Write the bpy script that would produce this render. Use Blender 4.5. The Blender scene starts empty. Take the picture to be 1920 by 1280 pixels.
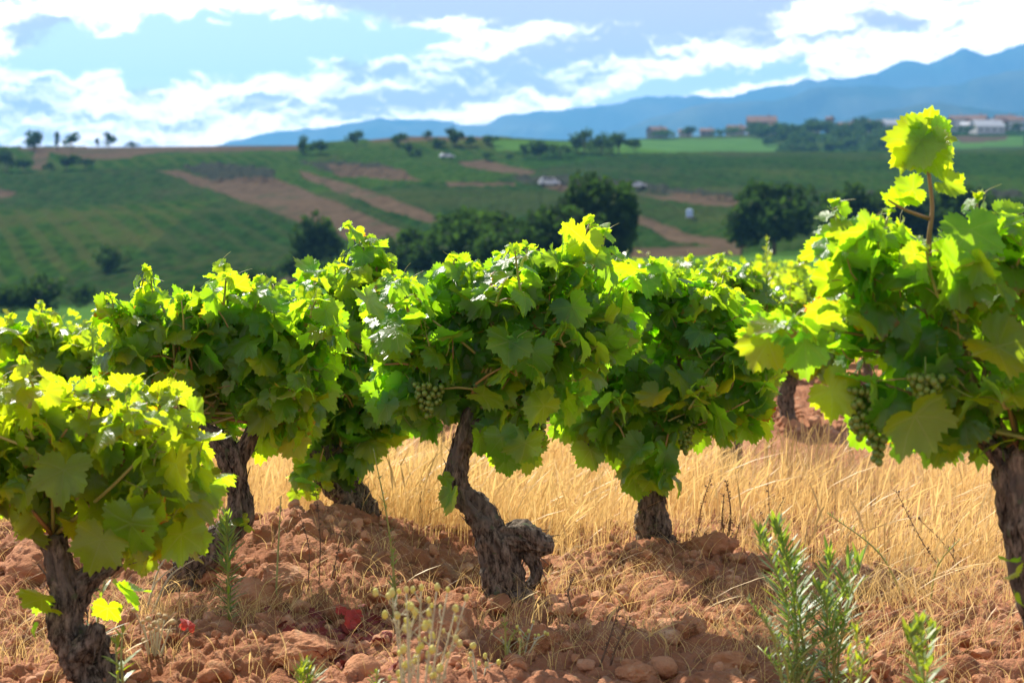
import bpy, math, random
import numpy as np
from mathutils import Vector
R = math.radians
random.seed(7); rng = np.random.default_rng(11)
S = bpy.context.scene; COL = S.collection
# ------------------------------------------------------------------ camera, light, exposure
F = 3200.0; HOR = 480.0; EYE = 1.05            # focal length in photo pixels (1920 wide), eye-level row, camera height
cd = bpy.data.cameras.new('camera'); cam = bpy.data.objects.new('camera', cd); COL.objects.link(cam)
cam.location = (0, 0, EYE); cam.rotation_euler = (R(90), 0, 0)
cd.sensor_width = 36; cd.lens = 60; cd.shift_y = -(640-HOR)/1920; cd.clip_start = .1; cd.clip_end = 40000
cd.dof.use_dof = True; cd.dof.focus_distance = 5.2; cd.dof.aperture_fstop = 4.2
S.camera = cam
SUN_EL, SUN_AZ = 44, -27                        # azimuth from +Y (view direction), negative = left
sdir = Vector((math.sin(R(SUN_AZ))*math.cos(R(SUN_EL)), math.cos(R(SUN_AZ))*math.cos(R(SUN_EL)), math.sin(R(SUN_EL))))
sl = bpy.data.lights.new('sun', 'SUN'); so = bpy.data.objects.new('sun', sl); COL.objects.link(so)
so.rotation_euler = sdir.to_track_quat('Z', 'Y').to_euler(); so.location = (0, 0, 50)
sl.energy = 5.0; sl.angle = R(.5); sl.color = (1, .93, .82)
S.view_settings.view_transform = 'Standard'; S.view_settings.look = 'None'
S.view_settings.exposure = 1.16; S.view_settings.gamma = 1
S.cycles.max_bounces = 6; S.cycles.diffuse_bounces = 3; S.cycles.transmission_bounces = 5; S.cycles.volume_bounces = 0
S.cycles.sample_clamp_indirect = 6; S.cycles.use_denoising = True

class NT:                                       # tiny node helper
    def __init__(s, tree): s.t = tree; s.n = tree.nodes; s.l = tree.links
    def node(s, typ, **kw):
        n = s.n.new(typ)
        for k, v in kw.items(): setattr(n, k, v)
        return n
    def put(s, sock, v):
        if isinstance(v, bpy.types.NodeSocket): s.l.new(v, sock)
        elif isinstance(v, (int, float)) and sock.type in ('RGBA', 'VECTOR'): sock.default_value = [v]*len(sock.default_value)
        elif isinstance(v, tuple) and sock.type == 'RGBA' and len(v) == 3: sock.default_value = v+(1,)
        else: sock.default_value = v
    def math(s, op, a, b=None, c=None, clamp=False):
        n = s.node('ShaderNodeMath', operation=op, use_clamp=clamp)
        for i, v in enumerate((a, b, c)):
            if v is not None: s.put(n.inputs[i], v)
        return n.outputs[0]
    def vm(s, op, a, b=None):
        n = s.node('ShaderNodeVectorMath', operation=op); s.put(n.inputs[0], a)
        if b is not None: s.put(n.inputs[1], b)
        return n.outputs[1] if op in ('LENGTH', 'DOT_PRODUCT', 'DISTANCE') else n.outputs[0]
    def mix(s, f, a, b):
        n = s.node('ShaderNodeMix', data_type='RGBA'); s.put(n.inputs[0], f); s.put(n.inputs[6], a); s.put(n.inputs[7], b)
        return n.outputs[2]
    def noise(s, vec, scale, detail=4, rough=.55, dim='3D'):
        n = s.node('ShaderNodeTexNoise', noise_dimensions=dim); s.l.new(vec, n.inputs['Vector'])
        n.inputs['Scale'].default_value = scale; n.inputs['Detail'].default_value = detail; n.inputs['Roughness'].default_value = rough
        return n.outputs[0]
    def ss(s, v, a, b, x=0., y=1.):
        n = s.node('ShaderNodeMapRange', interpolation_type='SMOOTHSTEP'); s.put(n.inputs[0], v)
        for i, q in enumerate((a, b, x, y)): n.inputs[i+1].default_value = q
        return n.outputs[0]

# ------------------------------------------------------------------ sky with clouds (in direction space)
W = bpy.data.worlds.new('World'); S.world = W; W.use_nodes = True
def make_world():
    t = NT(W.node_tree); t.n.clear()
    sky = t.node('ShaderNodeTexSky', sky_type='NISHITA', sun_disc=False)
    sky.sun_elevation = R(SUN_EL); sky.sun_rotation = R(SUN_AZ); sky.air_density = 1.0; sky.dust_density = .6; sky.ozone_density = 1.6
    tc = t.node('ShaderNodeTexCoord'); sp = t.node('ShaderNodeSeparateXYZ'); t.l.new(tc.outputs['Generated'], sp.inputs[0])
    yy = t.math('MAXIMUM', t.math('ABSOLUTE', sp.outputs[1]), .02)
    cb = t.node('ShaderNodeCombineXYZ')                              # u,v in units of 100 photo pixels, measured from the horizon row
    t.l.new(t.math('MULTIPLY_ADD', t.math('DIVIDE', sp.outputs[0], yy), 32., 9.6), cb.inputs[0])
    t.l.new(t.math('MULTIPLY_ADD', t.math('DIVIDE', sp.outputs[2], yy), -32., 4.8), cb.inputs[1])
    p = cb.outputs[0]
    n1 = t.node('ShaderNodeTexNoise'); t.l.new(p, n1.inputs['Vector']); n1.inputs['Scale'].default_value = .9; n1.inputs['Detail'].default_value = 5; n1.inputs['Roughness'].default_value = .6
    pw = t.vm('ADD', p, t.vm('MULTIPLY', t.vm('SUBTRACT', n1.outputs['Color'], (.5, .5, .5)), (1.5, .75, 0)))
    mp = t.node('ShaderNodeMapping'); t.l.new(pw, mp.inputs[0]); mp.inputs['Scale'].default_value = (.85, 1.6, 1); mp.inputs['Rotation'].default_value = (0, 0, R(9))
    fb = t.noise(mp.outputs[0], 1.25, 8, .62)
    fb2 = t.noise(t.vm('ADD', mp.outputs[0], (31, 7, 2)), .8, 7, .6)
    def blobs(lst):
        acc = None
        for (cx, cy, rx, ry, rot, amp) in lst:
            m = t.node('ShaderNodeMapping', vector_type='TEXTURE'); t.l.new(pw, m.inputs[0])
            m.inputs['Location'].default_value = (cx/100, cy/100, 0); m.inputs['Rotation'].default_value = (0, 0, R(rot))
            m.inputs['Scale'].default_value = (1.25*rx/100, 1.25*ry/100, 1)
            g = t.node('ShaderNodeTexGradient', gradient_type='QUADRATIC_SPHERE'); t.l.new(m.outputs[0], g.inputs[0])
            v = t.math('MULTIPLY', g.outputs[1], amp); acc = v if acc is None else t.math('ADD', acc, v)
        return acc
    # openings of blue sky, then shaded cloud bellies
    blue = blobs([(330,85,420,85,4,1.5),(620,62,380,60,6,1.3),(150,112,240,50,0,1.),(470,100,330,70,-8,1.1),(780,85,160,60,0,.9),(1370,150,230,60,-10,1.0),
                  (1180,190,260,45,-8,.7),(1300,165,140,40,0,.6),(30,250,160,50,0,.9),(200,240,180,30,0,.5),(1480,120,150,40,-15,.8),(880,215,120,22,-5,.3),(60,120,120,30,0,.6)])
    grey = blobs([(85,66,120,50,5,2.4),(1000,4,560,60,3,2.8),(700,10,330,42,0,.9),(1350,12,330,50,-4,1.1),(1100,100,330,60,-5,1.3),(900,178,340,42,-6,1.0),(700,200,330,36,-5,.9),
                  (1520,68,170,30,-6,1.0),(270,165,60,50,60,1.4),(665,130,55,60,60,1.6),(735,135,30,50,80,1.4),(460,205,260,40,0,.7),(60,200,120,60,10,1.2),(50,258,160,26,0,.9),
                  (1000,150,200,50,0,.8),(1350,130,220,26,-8,.7),(300,235,300,22,0,.6),(1700,40,200,30,-8,.5),(1180,70,300,40,-6,.7),(20,120,90,40,0,.5)])
    cov = t.math('SUBTRACT', t.math('MULTIPLY_ADD', t.math('SUBTRACT', fb, .5), 3.3, .76), t.math('MULTIPLY', blue, 1.12))
    cm = t.ss(cov, -.16, .36)
    fbu = t.noise(t.vm('ADD', mp.outputs[0], (.03, -.17, 0)), 1.25, 4, .62)       # denser cloud above means a shaded belly
    gsum = t.math('ADD', t.math('MULTIPLY_ADD', t.math('SUBTRACT', fb2, .5), 2.0, .16), t.math('MULTIPLY', grey, .85))
    gm = t.ss(t.math('MULTIPLY_ADD', t.math('SUBTRACT', fbu, fb), 3.2, gsum), .10, 1.0)
    K = CLOUD_K
    ccol = t.mix(gm, (1.1*K, .98*K, .95*K), (.29*K, .225*K, .22*K))
    veil = t.ss(sp.outputs[2], .18, .5)                              # thinner, more broken cloud overhead
    cm = t.math('MULTIPLY', cm, t.math('MULTIPLY_ADD', veil, -.75, 1.))
    skyc = t.mix(.0, sky.outputs[0], (0, 0, 0))
    front = t.math('MULTIPLY', t.ss(sp.outputs[2], .15, .22, 1., 0.), t.ss(sp.outputs[1], .75, .92))   # low sky on the sun's side is the brightest
    skyc = t.vm('MULTIPLY', skyc, t.mix(front, (1., 1., 1.), SKY_TINT))
    ccol = t.vm('MULTIPLY', ccol, t.mix(front, (.36, .36, .36), (1., 1., 1.)))
    col = t.mix(cm, skyc, ccol)
    below = t.ss(sp.outputs[2], -.06, -.01)
    col = t.mix(below, (1.2, 1.5, 1.6), col)
    bg = t.node('ShaderNodeBackground'); t.l.new(col, bg.inputs[0]); bg.inputs[1].default_value = .08
    out = t.node('ShaderNodeOutputWorld'); t.l.new(bg.outputs[0], out.inputs[0])
CLOUD_K = 20.; SKY_TINT = (1.1, .95, 1.15)
make_world()

# ------------------------------------------------------------------ helpers
def U(px): return (px-960)/F
def P(px, py, Y): return np.array([U(px)*Y, Y, EYE+(HOR-py)/F*Y])
def tag(o, label=None, cat=None, group=None, kind=None):
    if label: o['label'] = label
    if cat: o['category'] = cat
    if group: o['group'] = group
    if kind: o['kind'] = kind
    return o
def empty(name, loc, label, cat, group=None):
    o = bpy.data.objects.new(name, None); COL.objects.link(o); o.location = tuple(float(v) for v in loc); o.empty_display_size = .1
    return tag(o, label, cat, group)
def mesh(name, V, faces, mats, parent=None, smooth=False, attrs=None, uv=None, matidx=None):
    """V (n,3); faces: list of (k,m) int arrays with fixed side count each"""
    V = np.asarray(V, dtype=np.float32); me = bpy.data.meshes.new(name)
    if isinstance(faces, np.ndarray): faces = [faces]
    faces = [np.asarray(f, dtype=np.int32) for f in faces if len(f)]
    loops = np.concatenate([f.ravel() for f in faces]); cnt = np.concatenate([np.full(len(f), f.shape[1], np.int32) for f in faces])
    start = np.concatenate([[0], np.cumsum(cnt)[:-1]]).astype(np.int32)
    me.vertices.add(len(V)); me.vertices.foreach_set('co', V.ravel())
    me.loops.add(len(loops)); me.loops.foreach_set('vertex_index', loops)
    me.polygons.add(len(cnt)); me.polygons.foreach_set('loop_start', start)
    me.polygons.foreach_set('use_smooth', np.full(len(cnt), smooth, bool))
    for m in (mats if isinstance(mats, (list, tuple)) else [mats]): me.materials.append(m)
    if matidx is not None: me.polygons.foreach_set('material_index', np.asarray(matidx, np.int32))
    me.update(calc_edges=True)
    if uv is not None:
        l = me.uv_layers.new(name='UVMap'); l.data.foreach_set('uv', np.asarray(uv, np.float32)[loops].ravel())
    for k, a in (attrs or {}).items():
        a = np.asarray(a, np.float32)
        at = me.attributes.new(k, 'FLOAT_COLOR', 'POINT')
        if a.shape[1] == 3: a = np.concatenate([a, np.ones((len(a), 1), np.float32)], 1)
        at.data.foreach_set('color', a.ravel())
    me.validate(); o = bpy.data.objects.new(name, me); COL.objects.link(o)
    if parent is not None: o.parent = parent
    return o
def hsh(ix, iy, iz, s=0):
    h = (ix.astype(np.int64)*374761393 + iy.astype(np.int64)*668265263 + iz.astype(np.int64)*2147483647 + s*974634777) & 0xffffffff
    h = ((h ^ (h >> 13))*1274126177) & 0xffffffff; h = h ^ (h >> 16)
    return (h & 0xffff)/65535.0
def vn(x, y, z=None, s=0):
    z = np.zeros_like(x) if z is None else z
    ix, iy, iz = np.floor(x).astype(np.int64), np.floor(y).astype(np.int64), np.floor(z).astype(np.int64)
    fx, fy, fz = x-ix, y-iy, z-iz; fx, fy, fz = [f*f*(3-2*f) for f in (fx, fy, fz)]
    r = 0
    for dx in (0, 1):
        for dy in (0, 1):
            for dz in (0, 1):
                r = r + hsh(ix+dx, iy+dy, iz+dz, s)*(fx if dx else 1-fx)*(fy if dy else 1-fy)*(fz if dz else 1-fz)
    return r*2-1
def fbm(x, y, z=None, oct=4, s=0, g=.5):
    a, t, f = 1., 0, 1.
    z = np.zeros_like(x) if z is None else z
    for i in range(oct): t = t+a*vn(x*f+i*17.3, y*f-i*9.1, z*f+i*3.7, s+i); a *= g; f *= 2.03
    return t
def voro(x, y, s=0):
    ix, iy = np.floor(x), np.floor(y); d1 = np.full(x.shape, 9.); d2 = np.full(x.shape, 9.); idv = np.zeros(x.shape)
    for dx in (-1, 0, 1):
        for dy in (-1, 0, 1):
            cx, cy = ix+dx, iy+dy; z = np.zeros(cx.shape)
            px = cx+.1+.8*hsh(cx, cy, z, s); py = cy+.1+.8*hsh(cx, cy, z, s+5)
            d = np.hypot(x-px, y-py); hv = hsh(cx, cy, z, s+9)
            n = d < d1; d2 = np.where(n, d1, np.minimum(d2, d)); idv = np.where(n, hv, idv); d1 = np.where(n, d, d1)
    return d1, d2, idv
def sstep(a, b, x):
    t = np.clip((np.asarray(x, float)-a)/(b-a), 0, 1); return t*t*(3-2*t)
def nrm(v): return v/np.maximum(np.linalg.norm(v, axis=-1, keepdims=True), 1e-9)
def grid_faces(nr, nc, wrap=False):
    i = np.arange(nr-1)[:, None]; j = np.arange(nc if wrap else nc-1)[None, :]; j2 = (j+1) % nc
    return np.stack([i*nc+j, i*nc+j2, (i+1)*nc+j2, (i+1)*nc+j], -1).reshape(-1, 4)
class MB:                                        # accumulates pieces into one mesh
    def __init__(s): s.V = []; s.T = []; s.Q = []; s.n = 0; s.A = []; s.UV = []
    def add(s, V, tris=None, quads=None, col=None, uv=None):
        V = np.asarray(V, float)
        if tris is not None and len(tris): s.T.append(np.asarray(tris)+s.n)
        if quads is not None and len(quads): s.Q.append(np.asarray(quads)+s.n)
        s.V.append(V); s.A.append(np.zeros((len(V), 3)) if col is None else np.broadcast_to(col, (len(V), 3)))
        s.UV.append(np.zeros((len(V), 2)) if uv is None else uv); s.n += len(V)
    def build(s, name, mat, parent=None, origin=(0, 0, 0), smooth=False):
        V = np.concatenate(s.V)-np.asarray(origin)
        fs = ([np.concatenate(s.T)] if s.T else [])+([np.concatenate(s.Q)] if s.Q else [])
        return mesh(name, V, fs, mat, parent, smooth, {'lc': np.concatenate(s.A)}, np.concatenate(s.UV))
def resample(pts, rad, step):
    pts = np.asarray(pts, float); rad = np.asarray(rad, float)
    P_ = np.vstack([2*pts[0]-pts[1], pts, 2*pts[-1]-pts[-2]]); out = []; ro = []
    for i in range(1, len(P_)-2):
        L = np.linalg.norm(P_[i+1]-P_[i]); k = max(2, int(L/step))
        for t in np.arange(k)/k:
            a, b, c, d = P_[i-1], P_[i], P_[i+1], P_[i+2]
            out.append(.5*(2*b+(c-a)*t+(2*a-5*b+4*c-d)*t*t+(3*b-a-3*c+d)*t**3)); ro.append(rad[i-1]*(1-t)+rad[i]*t)
    out.append(pts[-1]); ro.append(rad[-1]); return np.array(out), np.array(ro)
def tube(mb, pts, rad, sides=6, step=.03, col=None, bark=0., seed=0, cap=True):
    p, r = resample(pts, rad, step); n = len(p)
    T = nrm(np.gradient(p, axis=0)); ref = np.array([.13, 1., .21]); ref /= np.linalg.norm(ref)
    A = nrm(np.cross(T, ref)); B = np.cross(T, A)
    th = np.arange(sides)/sides*2*np.pi
    L = np.concatenate([[0], np.cumsum(np.linalg.norm(np.diff(p, axis=0), axis=1))])
    rr = np.repeat(r[:, None], sides, 1)
    if bark:
        ct, st = np.cos(th)[None, :], np.sin(th)[None, :]; LL = L[:, None]+0*ct
        tw = 2.2*vn(LL*3, LL*0+seed, s=seed)
        cx, cy = np.cos(th[None]+tw*.5), np.sin(th[None]+tw*.5)
        lump = fbm(cx*1.3+seed, cy*1.3, LL*9, 3, seed)
        fib = 1-np.abs(fbm(cx*6.5+seed*3, cy*6.5, LL*11, 3, seed+3))*1.6
        fine = fbm(cx*15, cy*15+seed, LL*42, 2, seed+8)
        rr = rr*(1+bark*(.24*lump+.20*fib+.09*fine)-.03)
    V = p[:, None]+A[:, None]*(rr*np.cos(th))[..., None]+B[:, None]*(rr*np.sin(th))[..., None]
    V = V.reshape(-1, 3); Q = grid_faces(n, sides, True)
    uv = np.stack([np.tile(th/6.283, n), np.repeat(L, sides)], 1)
    tris = []
    if cap:
        V = np.vstack([V, p[0], p[-1]+T[-1]*r[-1]*.35]); uv = np.vstack([uv, [0, 0], [0, L[-1]]]); b = n*sides
        tris = [[b, (j+1) % sides, j] for j in range(sides)]+[[b+1, (n-1)*sides+j, (n-1)*sides+(j+1) % sides] for j in range(sides)]
    mb.add(V, tris, Q, col, uv)
def inst(mb, tv, tt, pos, X, Yv, Z, scale, col, uv=None):
    """instances of template verts tv (k,3) or (n,k,3), tris tt, into mb; frames X,Y,Z (n,3)"""
    n = len(pos)
    if n == 0: return
    if tv.ndim == 2: tv = np.repeat(tv[None], n, 0)
    k = tv.shape[1]; s = np.asarray(scale).reshape(-1, 1, 1)
    V = pos[:, None]+(X[:, None]*tv[..., :1]+Yv[:, None]*tv[..., 1:2]+Z[:, None]*tv[..., 2:3])*s
    T = (tt[None]+(np.arange(n)*k)[:, None, None]).reshape(-1, tt.shape[1])
    c = np.repeat(np.asarray(col)[:, None], k, 1).reshape(-1, 3)
    u = np.tile(uv, (n, 1)) if uv is not None else None
    mb.add(V.reshape(-1, 3), T if tt.shape[1] == 3 else None, T if tt.shape[1] == 4 else None, c, u)

# ------------------------------------------------------------------ materials
def mat(name):
    m = bpy.data.materials.new(name); m.use_nodes = True; t = NT(m.node_tree); t.n.clear()
    t.out = t.node('ShaderNodeOutputMaterial'); return m, t
def princ(t, col, rough, spec=.4, bump=None, bstr=.5, bdist=.01):
    b = t.node('ShaderNodeBsdfPrincipled'); t.put(b.inputs['Base Color'], col); t.put(b.inputs['Roughness'], rough)
    b.inputs['Specular IOR Level'].default_value = spec
    if bump is not None:
        n = t.node('ShaderNodeBump'); n.inputs['Strength'].default_value = bstr; n.inputs['Distance'].default_value = bdist
        t.l.new(bump, n.inputs['Height']); t.l.new(n.outputs[0], b.inputs['Normal'])
    return b.outputs[0]
def coords(t, k='Object'): return t.node('ShaderNodeTexCoord').outputs[k]
def leaf_material(name, dark, light, trans, tf, rough=.31, veins=True, under=(.20, .27, .15)):
    m, t = mat(name)
    at = t.node('ShaderNodeAttribute', attribute_name='lc'); sc = t.node('ShaderNodeSeparateColor'); t.l.new(at.outputs[0], sc.inputs[0])
    r_, g_, b_ = sc.outputs
    geo = t.node('ShaderNodeNewGeometry'); uv = coords(t, 'UV')
    su = t.node('ShaderNodeSeparateXYZ'); t.l.new(uv, su.inputs[0])
    base = t.mix(g_, dark, light)
    base = t.mix(t.math('MULTIPLY', r_, .35), base, t.vm('MULTIPLY', base, (1.15, 1.25, .9)))
    tcol = t.mix(g_, trans, (.82, .86, .004)); tcol = t.mix(t.math('MULTIPLY', r_, .25), tcol, (.34, .72, .03))
    bump = None
    if veins:
        a = t.math('ARCTAN2', su.outputs[0], su.outputs[1]); rad = t.vm('LENGTH', uv); aa = t.math('ABSOLUTE', a); mn = None
        for ang in (0, .86, 1.82):
            d = t.math('MULTIPLY', rad, t.math('ABSOLUTE', t.math('SINE', t.math('SUBTRACT', aa, ang))))
            d = t.math('ADD', d, t.math('MULTIPLY', t.math('GREATER_THAN', t.math('ABSOLUTE', t.math('SUBTRACT', aa, ang)), 1.2), 9))
            mn = d if mn is None else t.math('MINIMUM', mn, d)
        # side veins: herringbone between main veins
        wv = t.math('ABSOLUTE', t.math('SINE', t.math('MULTIPLY', t.math('SUBTRACT', rad, t.math('MULTIPLY', mn, .75)), 21.)))
        side = t.math('MULTIPLY', t.ss(wv, .16, .0), .45)
        v = t.math('MAXIMUM', t.ss(mn, .028, .006), side)
        base = t.mix(t.math('MULTIPLY', v, .6), base, (.20, .26, .07)); tcol = t.mix(t.math('MULTIPLY', v, .35), tcol, (.62, .80, .10))
        nz = t.noise(uv, 7, 3)
        bump = t.math('SUBTRACT', t.math('MULTIPLY', nz, .8), v)
        # browned / reddened rim and blotches on some leaves
        bl = t.ss(t.math('ADD', t.math('MULTIPLY', t.noise(uv, 3.1, 3), .9), t.math('MULTIPLY', t.math('SUBTRACT', rad, .5), .45)), .52, .66)
        bl = t.math('MULTIPLY', bl, b_)
        ob = coords(t); spk = t.math('MULTIPLY', t.ss(t.noise(ob, 160, 2), .70, .76), .8)
        base = t.mix(t.math('MULTIPLY', t.ss(t.noise(ob, 38, 3), .45, .65), .35), base, (.07, .15, .02)); base = t.mix(spk, base, (.16, .09, .03)); tcol = t.mix(spk, tcol, (.30, .16, .03))
        base = t.mix(bl, base, (.30, .05, .012)); tcol = t.mix(bl, tcol, (.75, .10, .01))
    up = t.mix(geo.outputs['Backfacing'], base, t.mix(.55, base, under))
    n = t.node('ShaderNodeBsdfPrincipled'); t.l.new(up, n.inputs['Base Color']); n.inputs['Specular IOR Level'].default_value = .8
    t.put(n.inputs['Roughness'], t.math('MULTIPLY_ADD', geo.outputs['Backfacing'], .3, rough))
    tr = t.node('ShaderNodeBsdfTranslucent'); t.l.new(tcol, tr.inputs[0])
    if bump is not None:
        bn = t.node('ShaderNodeBump'); bn.inputs['Strength'].default_value = .45; bn.inputs['Distance'].default_value = .006
        t.l.new(bump, bn.inputs['Height']); t.l.new(bn.outputs[0], n.inputs['Normal'])
    mx = t.node('ShaderNodeMixShader'); mx.inputs[0].default_value = tf
    t.l.new(n.outputs[0], mx.inputs[1]); t.l.new(tr.outputs[0], mx.inputs[2]); t.l.new(mx.outputs[0], t.out.inputs[0])
    return m
M_LEAF = leaf_material('vine_leaf', (.014, .080, .018), (.085, .17, .008), (.42, .84, .008), .62)
M_LEAF_FAR = leaf_material('vine_leaf_far', (.03, .09, .012), (.11, .18, .015), (.55, .84, .012), .55, veins=False)
M_WEED = leaf_material('weed_leaf', (.05, .12, .03), (.16, .24, .03), (.30, .50, .05), .35, .5, veins=False)
M_STRAW = leaf_material('dry_straw', (.54, .35, .12), (.74, .53, .21), (.80, .58, .27), .38, .55, veins=False, under=(.6, .45, .25))
M_STRAW.name = 'straw'
def straw_fix():
    t = NT(M_STRAW.node_tree)
    for n in t.n:
        if n.type == 'BSDF_TRANSLUCENT':
            for l in list(n.inputs[0].links): t.l.remove(l)
            n.inputs[0].default_value = (.92, .64, .24, 1)
straw_fix()
def soil_nodes(t, co):
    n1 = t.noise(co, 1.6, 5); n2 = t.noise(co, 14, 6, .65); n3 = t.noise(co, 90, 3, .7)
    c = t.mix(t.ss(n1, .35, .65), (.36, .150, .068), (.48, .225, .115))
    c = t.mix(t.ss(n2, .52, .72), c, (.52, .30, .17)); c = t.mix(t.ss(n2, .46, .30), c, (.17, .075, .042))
    return c, t.math('ADD', t.math('MULTIPLY', n2, .6), t.math('MULTIPLY', n3, .5))
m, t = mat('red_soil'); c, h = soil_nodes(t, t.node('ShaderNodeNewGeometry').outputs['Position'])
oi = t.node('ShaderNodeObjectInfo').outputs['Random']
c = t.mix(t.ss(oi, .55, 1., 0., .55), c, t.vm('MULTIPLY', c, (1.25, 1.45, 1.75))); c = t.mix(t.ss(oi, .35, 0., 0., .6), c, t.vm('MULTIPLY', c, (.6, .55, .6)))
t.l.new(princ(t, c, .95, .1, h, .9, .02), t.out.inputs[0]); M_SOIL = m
m, t = mat('bark')
uv = coords(t, 'UV'); mp = t.node('ShaderNodeMapping'); t.l.new(coords(t), mp.inputs[0]); mp.inputs['Scale'].default_value = (1, 1, .33)
n1 = t.noise(mp.outputs[0], 75, 6, .7); n2 = t.noise(coords(t), 11, 4)
c = t.mix(t.ss(n1, .35, .68), (.026, .019, .015), (.30, .235, .18)); c = t.mix(t.ss(n2, .5, .72), c, (.15, .125, .105))
c = t.mix(t.ss(t.noise(coords(t), 24, 3), .62, .70), c, (.11, .125, .07))
t.l.new(princ(t, c, .9, .15, n1, 1., .012), t.out.inputs[0]); M_BARK = m
m, t = mat('cane')
at = t.node('ShaderNodeAttribute', attribute_name='lc'); sc = t.node('ShaderNodeSeparateColor'); t.l.new(at.outputs[0], sc.inputs[0])
c = t.mix(sc.outputs[0], (.30, .34, .09), (.36, .12, .06)); c = t.mix(sc.outputs[1], c, (.16, .075, .04))
t.l.new(princ(t, c, .45, .4), t.out.inputs[0]); M_CANE = m
m, t = mat('grape')
b = t.node('ShaderNodeBsdfPrincipled'); b.inputs['Roughness'].default_value = .38
t.put(b.inputs['Base Color'], t.mix(t.noise(coords(t), 22, 3), (.10, .17, .025), (.20, .28, .05)))
b.inputs['Subsurface Weight'].default_value = .5; b.inputs['Subsurface Radius'].default_value = (.008, .009, .003); b.inputs['Subsurface Scale'].default_value = .6
t.l.new(b.outputs[0], t.out.inputs[0]); M_GRAPE = m
def plain(name, c1, c2=None, rough=.7, scale=8, spec=.3, metal=0):
    m, t = mat(name); c = c1 if c2 is None else t.mix(t.ss(t.noise(coords(t), scale, 4), .3, .7), c1, c2)
    b = princ(t, c, rough, spec); b.node.inputs['Metallic'].default_value = metal; t.l.new(b, t.out.inputs[0]); return m
M_DRY = plain('dry_stalk', (.10, .055, .035), (.20, .12, .07), .85, 40)
M_PALE = plain('pale_stem', (.42, .40, .26), (.55, .50, .33), .8, 40)
M_YEL = plain('yellow_bud', (.62, .58, .10), (.55, .50, .20), .7, 60)
M_TAN = plain('seed_head', (.60, .46, .26), (.42, .30, .16), .9, 60)
M_RED = leaf_material('red_leaf', (.30, .025, .012), (.45, .04, .02), (.75, .06, .02), .4, .6, veins=False, under=(.3, .05, .03))
for n in M_RED.node_tree.nodes:
    if n.type == 'BSDF_TRANSLUCENT':
        for l in list(n.inputs[0].links): M_RED.node_tree.links.remove(l)
        n.inputs[0].default_value = (.8, .04, .02, 1)
def foliage(name, a, b, tr=.25):
    m, t = mat(name); at = t.node('ShaderNodeAttribute', attribute_name='lc'); sc = t.node('ShaderNodeSeparateColor'); t.l.new(at.outputs[0], sc.inputs[0])
    c = t.mix(sc.outputs[0], a, b); p_ = princ(t, c, .8, .04)
    tn = t.node('ShaderNodeBsdfTranslucent'); t.l.new(t.vm('MULTIPLY', c, (1.6, 1.8, .8)), tn.inputs[0])
    mx = t.node('ShaderNodeMixShader'); mx.inputs[0].default_value = tr
    t.l.new(p_, mx.inputs[1]); t.l.new(tn.outputs[0], mx.inputs[2]); t.l.new(mx.outputs[0], t.out.inputs[0]); return m
M_TREE = foliage('tree_foliage', (.018, .040, .014), (.045, .085, .022), .38)
M_TREE2 = foliage('tree_foliage_light', (.03, .065, .018), (.065, .12, .03))
M_TRUNK = plain('tree_bark', (.06, .045, .035), (.11, .085, .06), .9, 3)

# ------------------------------------------------------------------ terrain
CX = np.array([-600, 0, 200, 400, 560, 700, 760, 860, 950, 1080, 1160, 1250, 1400, 1600, 1750, 1920, 2500.])
S110 = np.array([640, 622, 612, 600, 590, 575, 568, 555, 548, 540, 533, 530, 524, 515, 508, 500, 495.])
S225 = np.array([600, 588, 572, 550, 535, 521, 516, 508, 502, 494, 490, 486, 478, 471, 467, 462, 455.])
S650 = np.array([285, 277, 276, 274, 273, 262, 256, 257, 262, 268, 274, 284, 289, 289, 287, 284, 280.])
S1050 = np.array([330, 330, 330, 330, 325, 320, 318, 310, 300, 268, 262, 258, 253, 249, 247, 244, 240.])
ZC = [(-50, None), (8, None), (12, None), (24, None), (110, S110), (225, S225), (650, S650), (760, S650), (1050, S1050), (1300, None), (2000, None), (20000, None)]
def terr(x, Y):
    x = np.asarray(x, float); Y = np.asarray(Y, float)
    px = 960+F*x/np.maximum(Y, 3.); left = 1-sstep(500, 1300, px)
    Ys = []; Z = []
    for (yc, s) in ZC:
        Ys.append(yc)
        if s is not None:
            z = EYE-yc*(np.interp(px, CX, s)-HOR)/F
            if yc == 760: z = z-4
        else:
            z = {-50: 0*px, 8: 0*px, 12: -.26*left, 24: -.76*left, 1300: 35+0*px, 2000: 10+0*px, 20000: 10+0*px}[yc]
        Z.append(z)
    out = Z[0].copy()
    for i in range(len(Ys)-1):
        t_ = np.clip((Y-Ys[i])/(Ys[i+1]-Ys[i]), 0, 1)
        if Ys[i] >= 225 and Ys[i] < 1300: t_ = t_*.55+.45*t_*t_*(3-2*t_)
        out = np.where(Y >= Ys[i], Z[i]*(1-t_)+Z[i+1]*t_, out)
    amp = sstep(230, 330, Y)*(1-sstep(560, 640, Y))*2.2
    return out+amp*fbm(x/90, Y/70, s=4, oct=3)
MOUNDS = [(535, 1045, .30, .11), (610, 1025, .3, .06), (1300, 1085, .34, .045), (1140, 1060, .3, .02), (60, 1060, .5, .10), (700, 1075, .35, .05), (340, 1110, .28, -.05), (1700, 1110, .5, .03), (900, 1200, .35, .04), (1480, 760, .9, .12), (1650, 745, .8, .12)]
MW = [((mx-960)/F*(EYE*F/(my-HOR)), EYE*F/(my-HOR), r_, h_) for mx, my, r_, h_ in MOUNDS]
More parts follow.
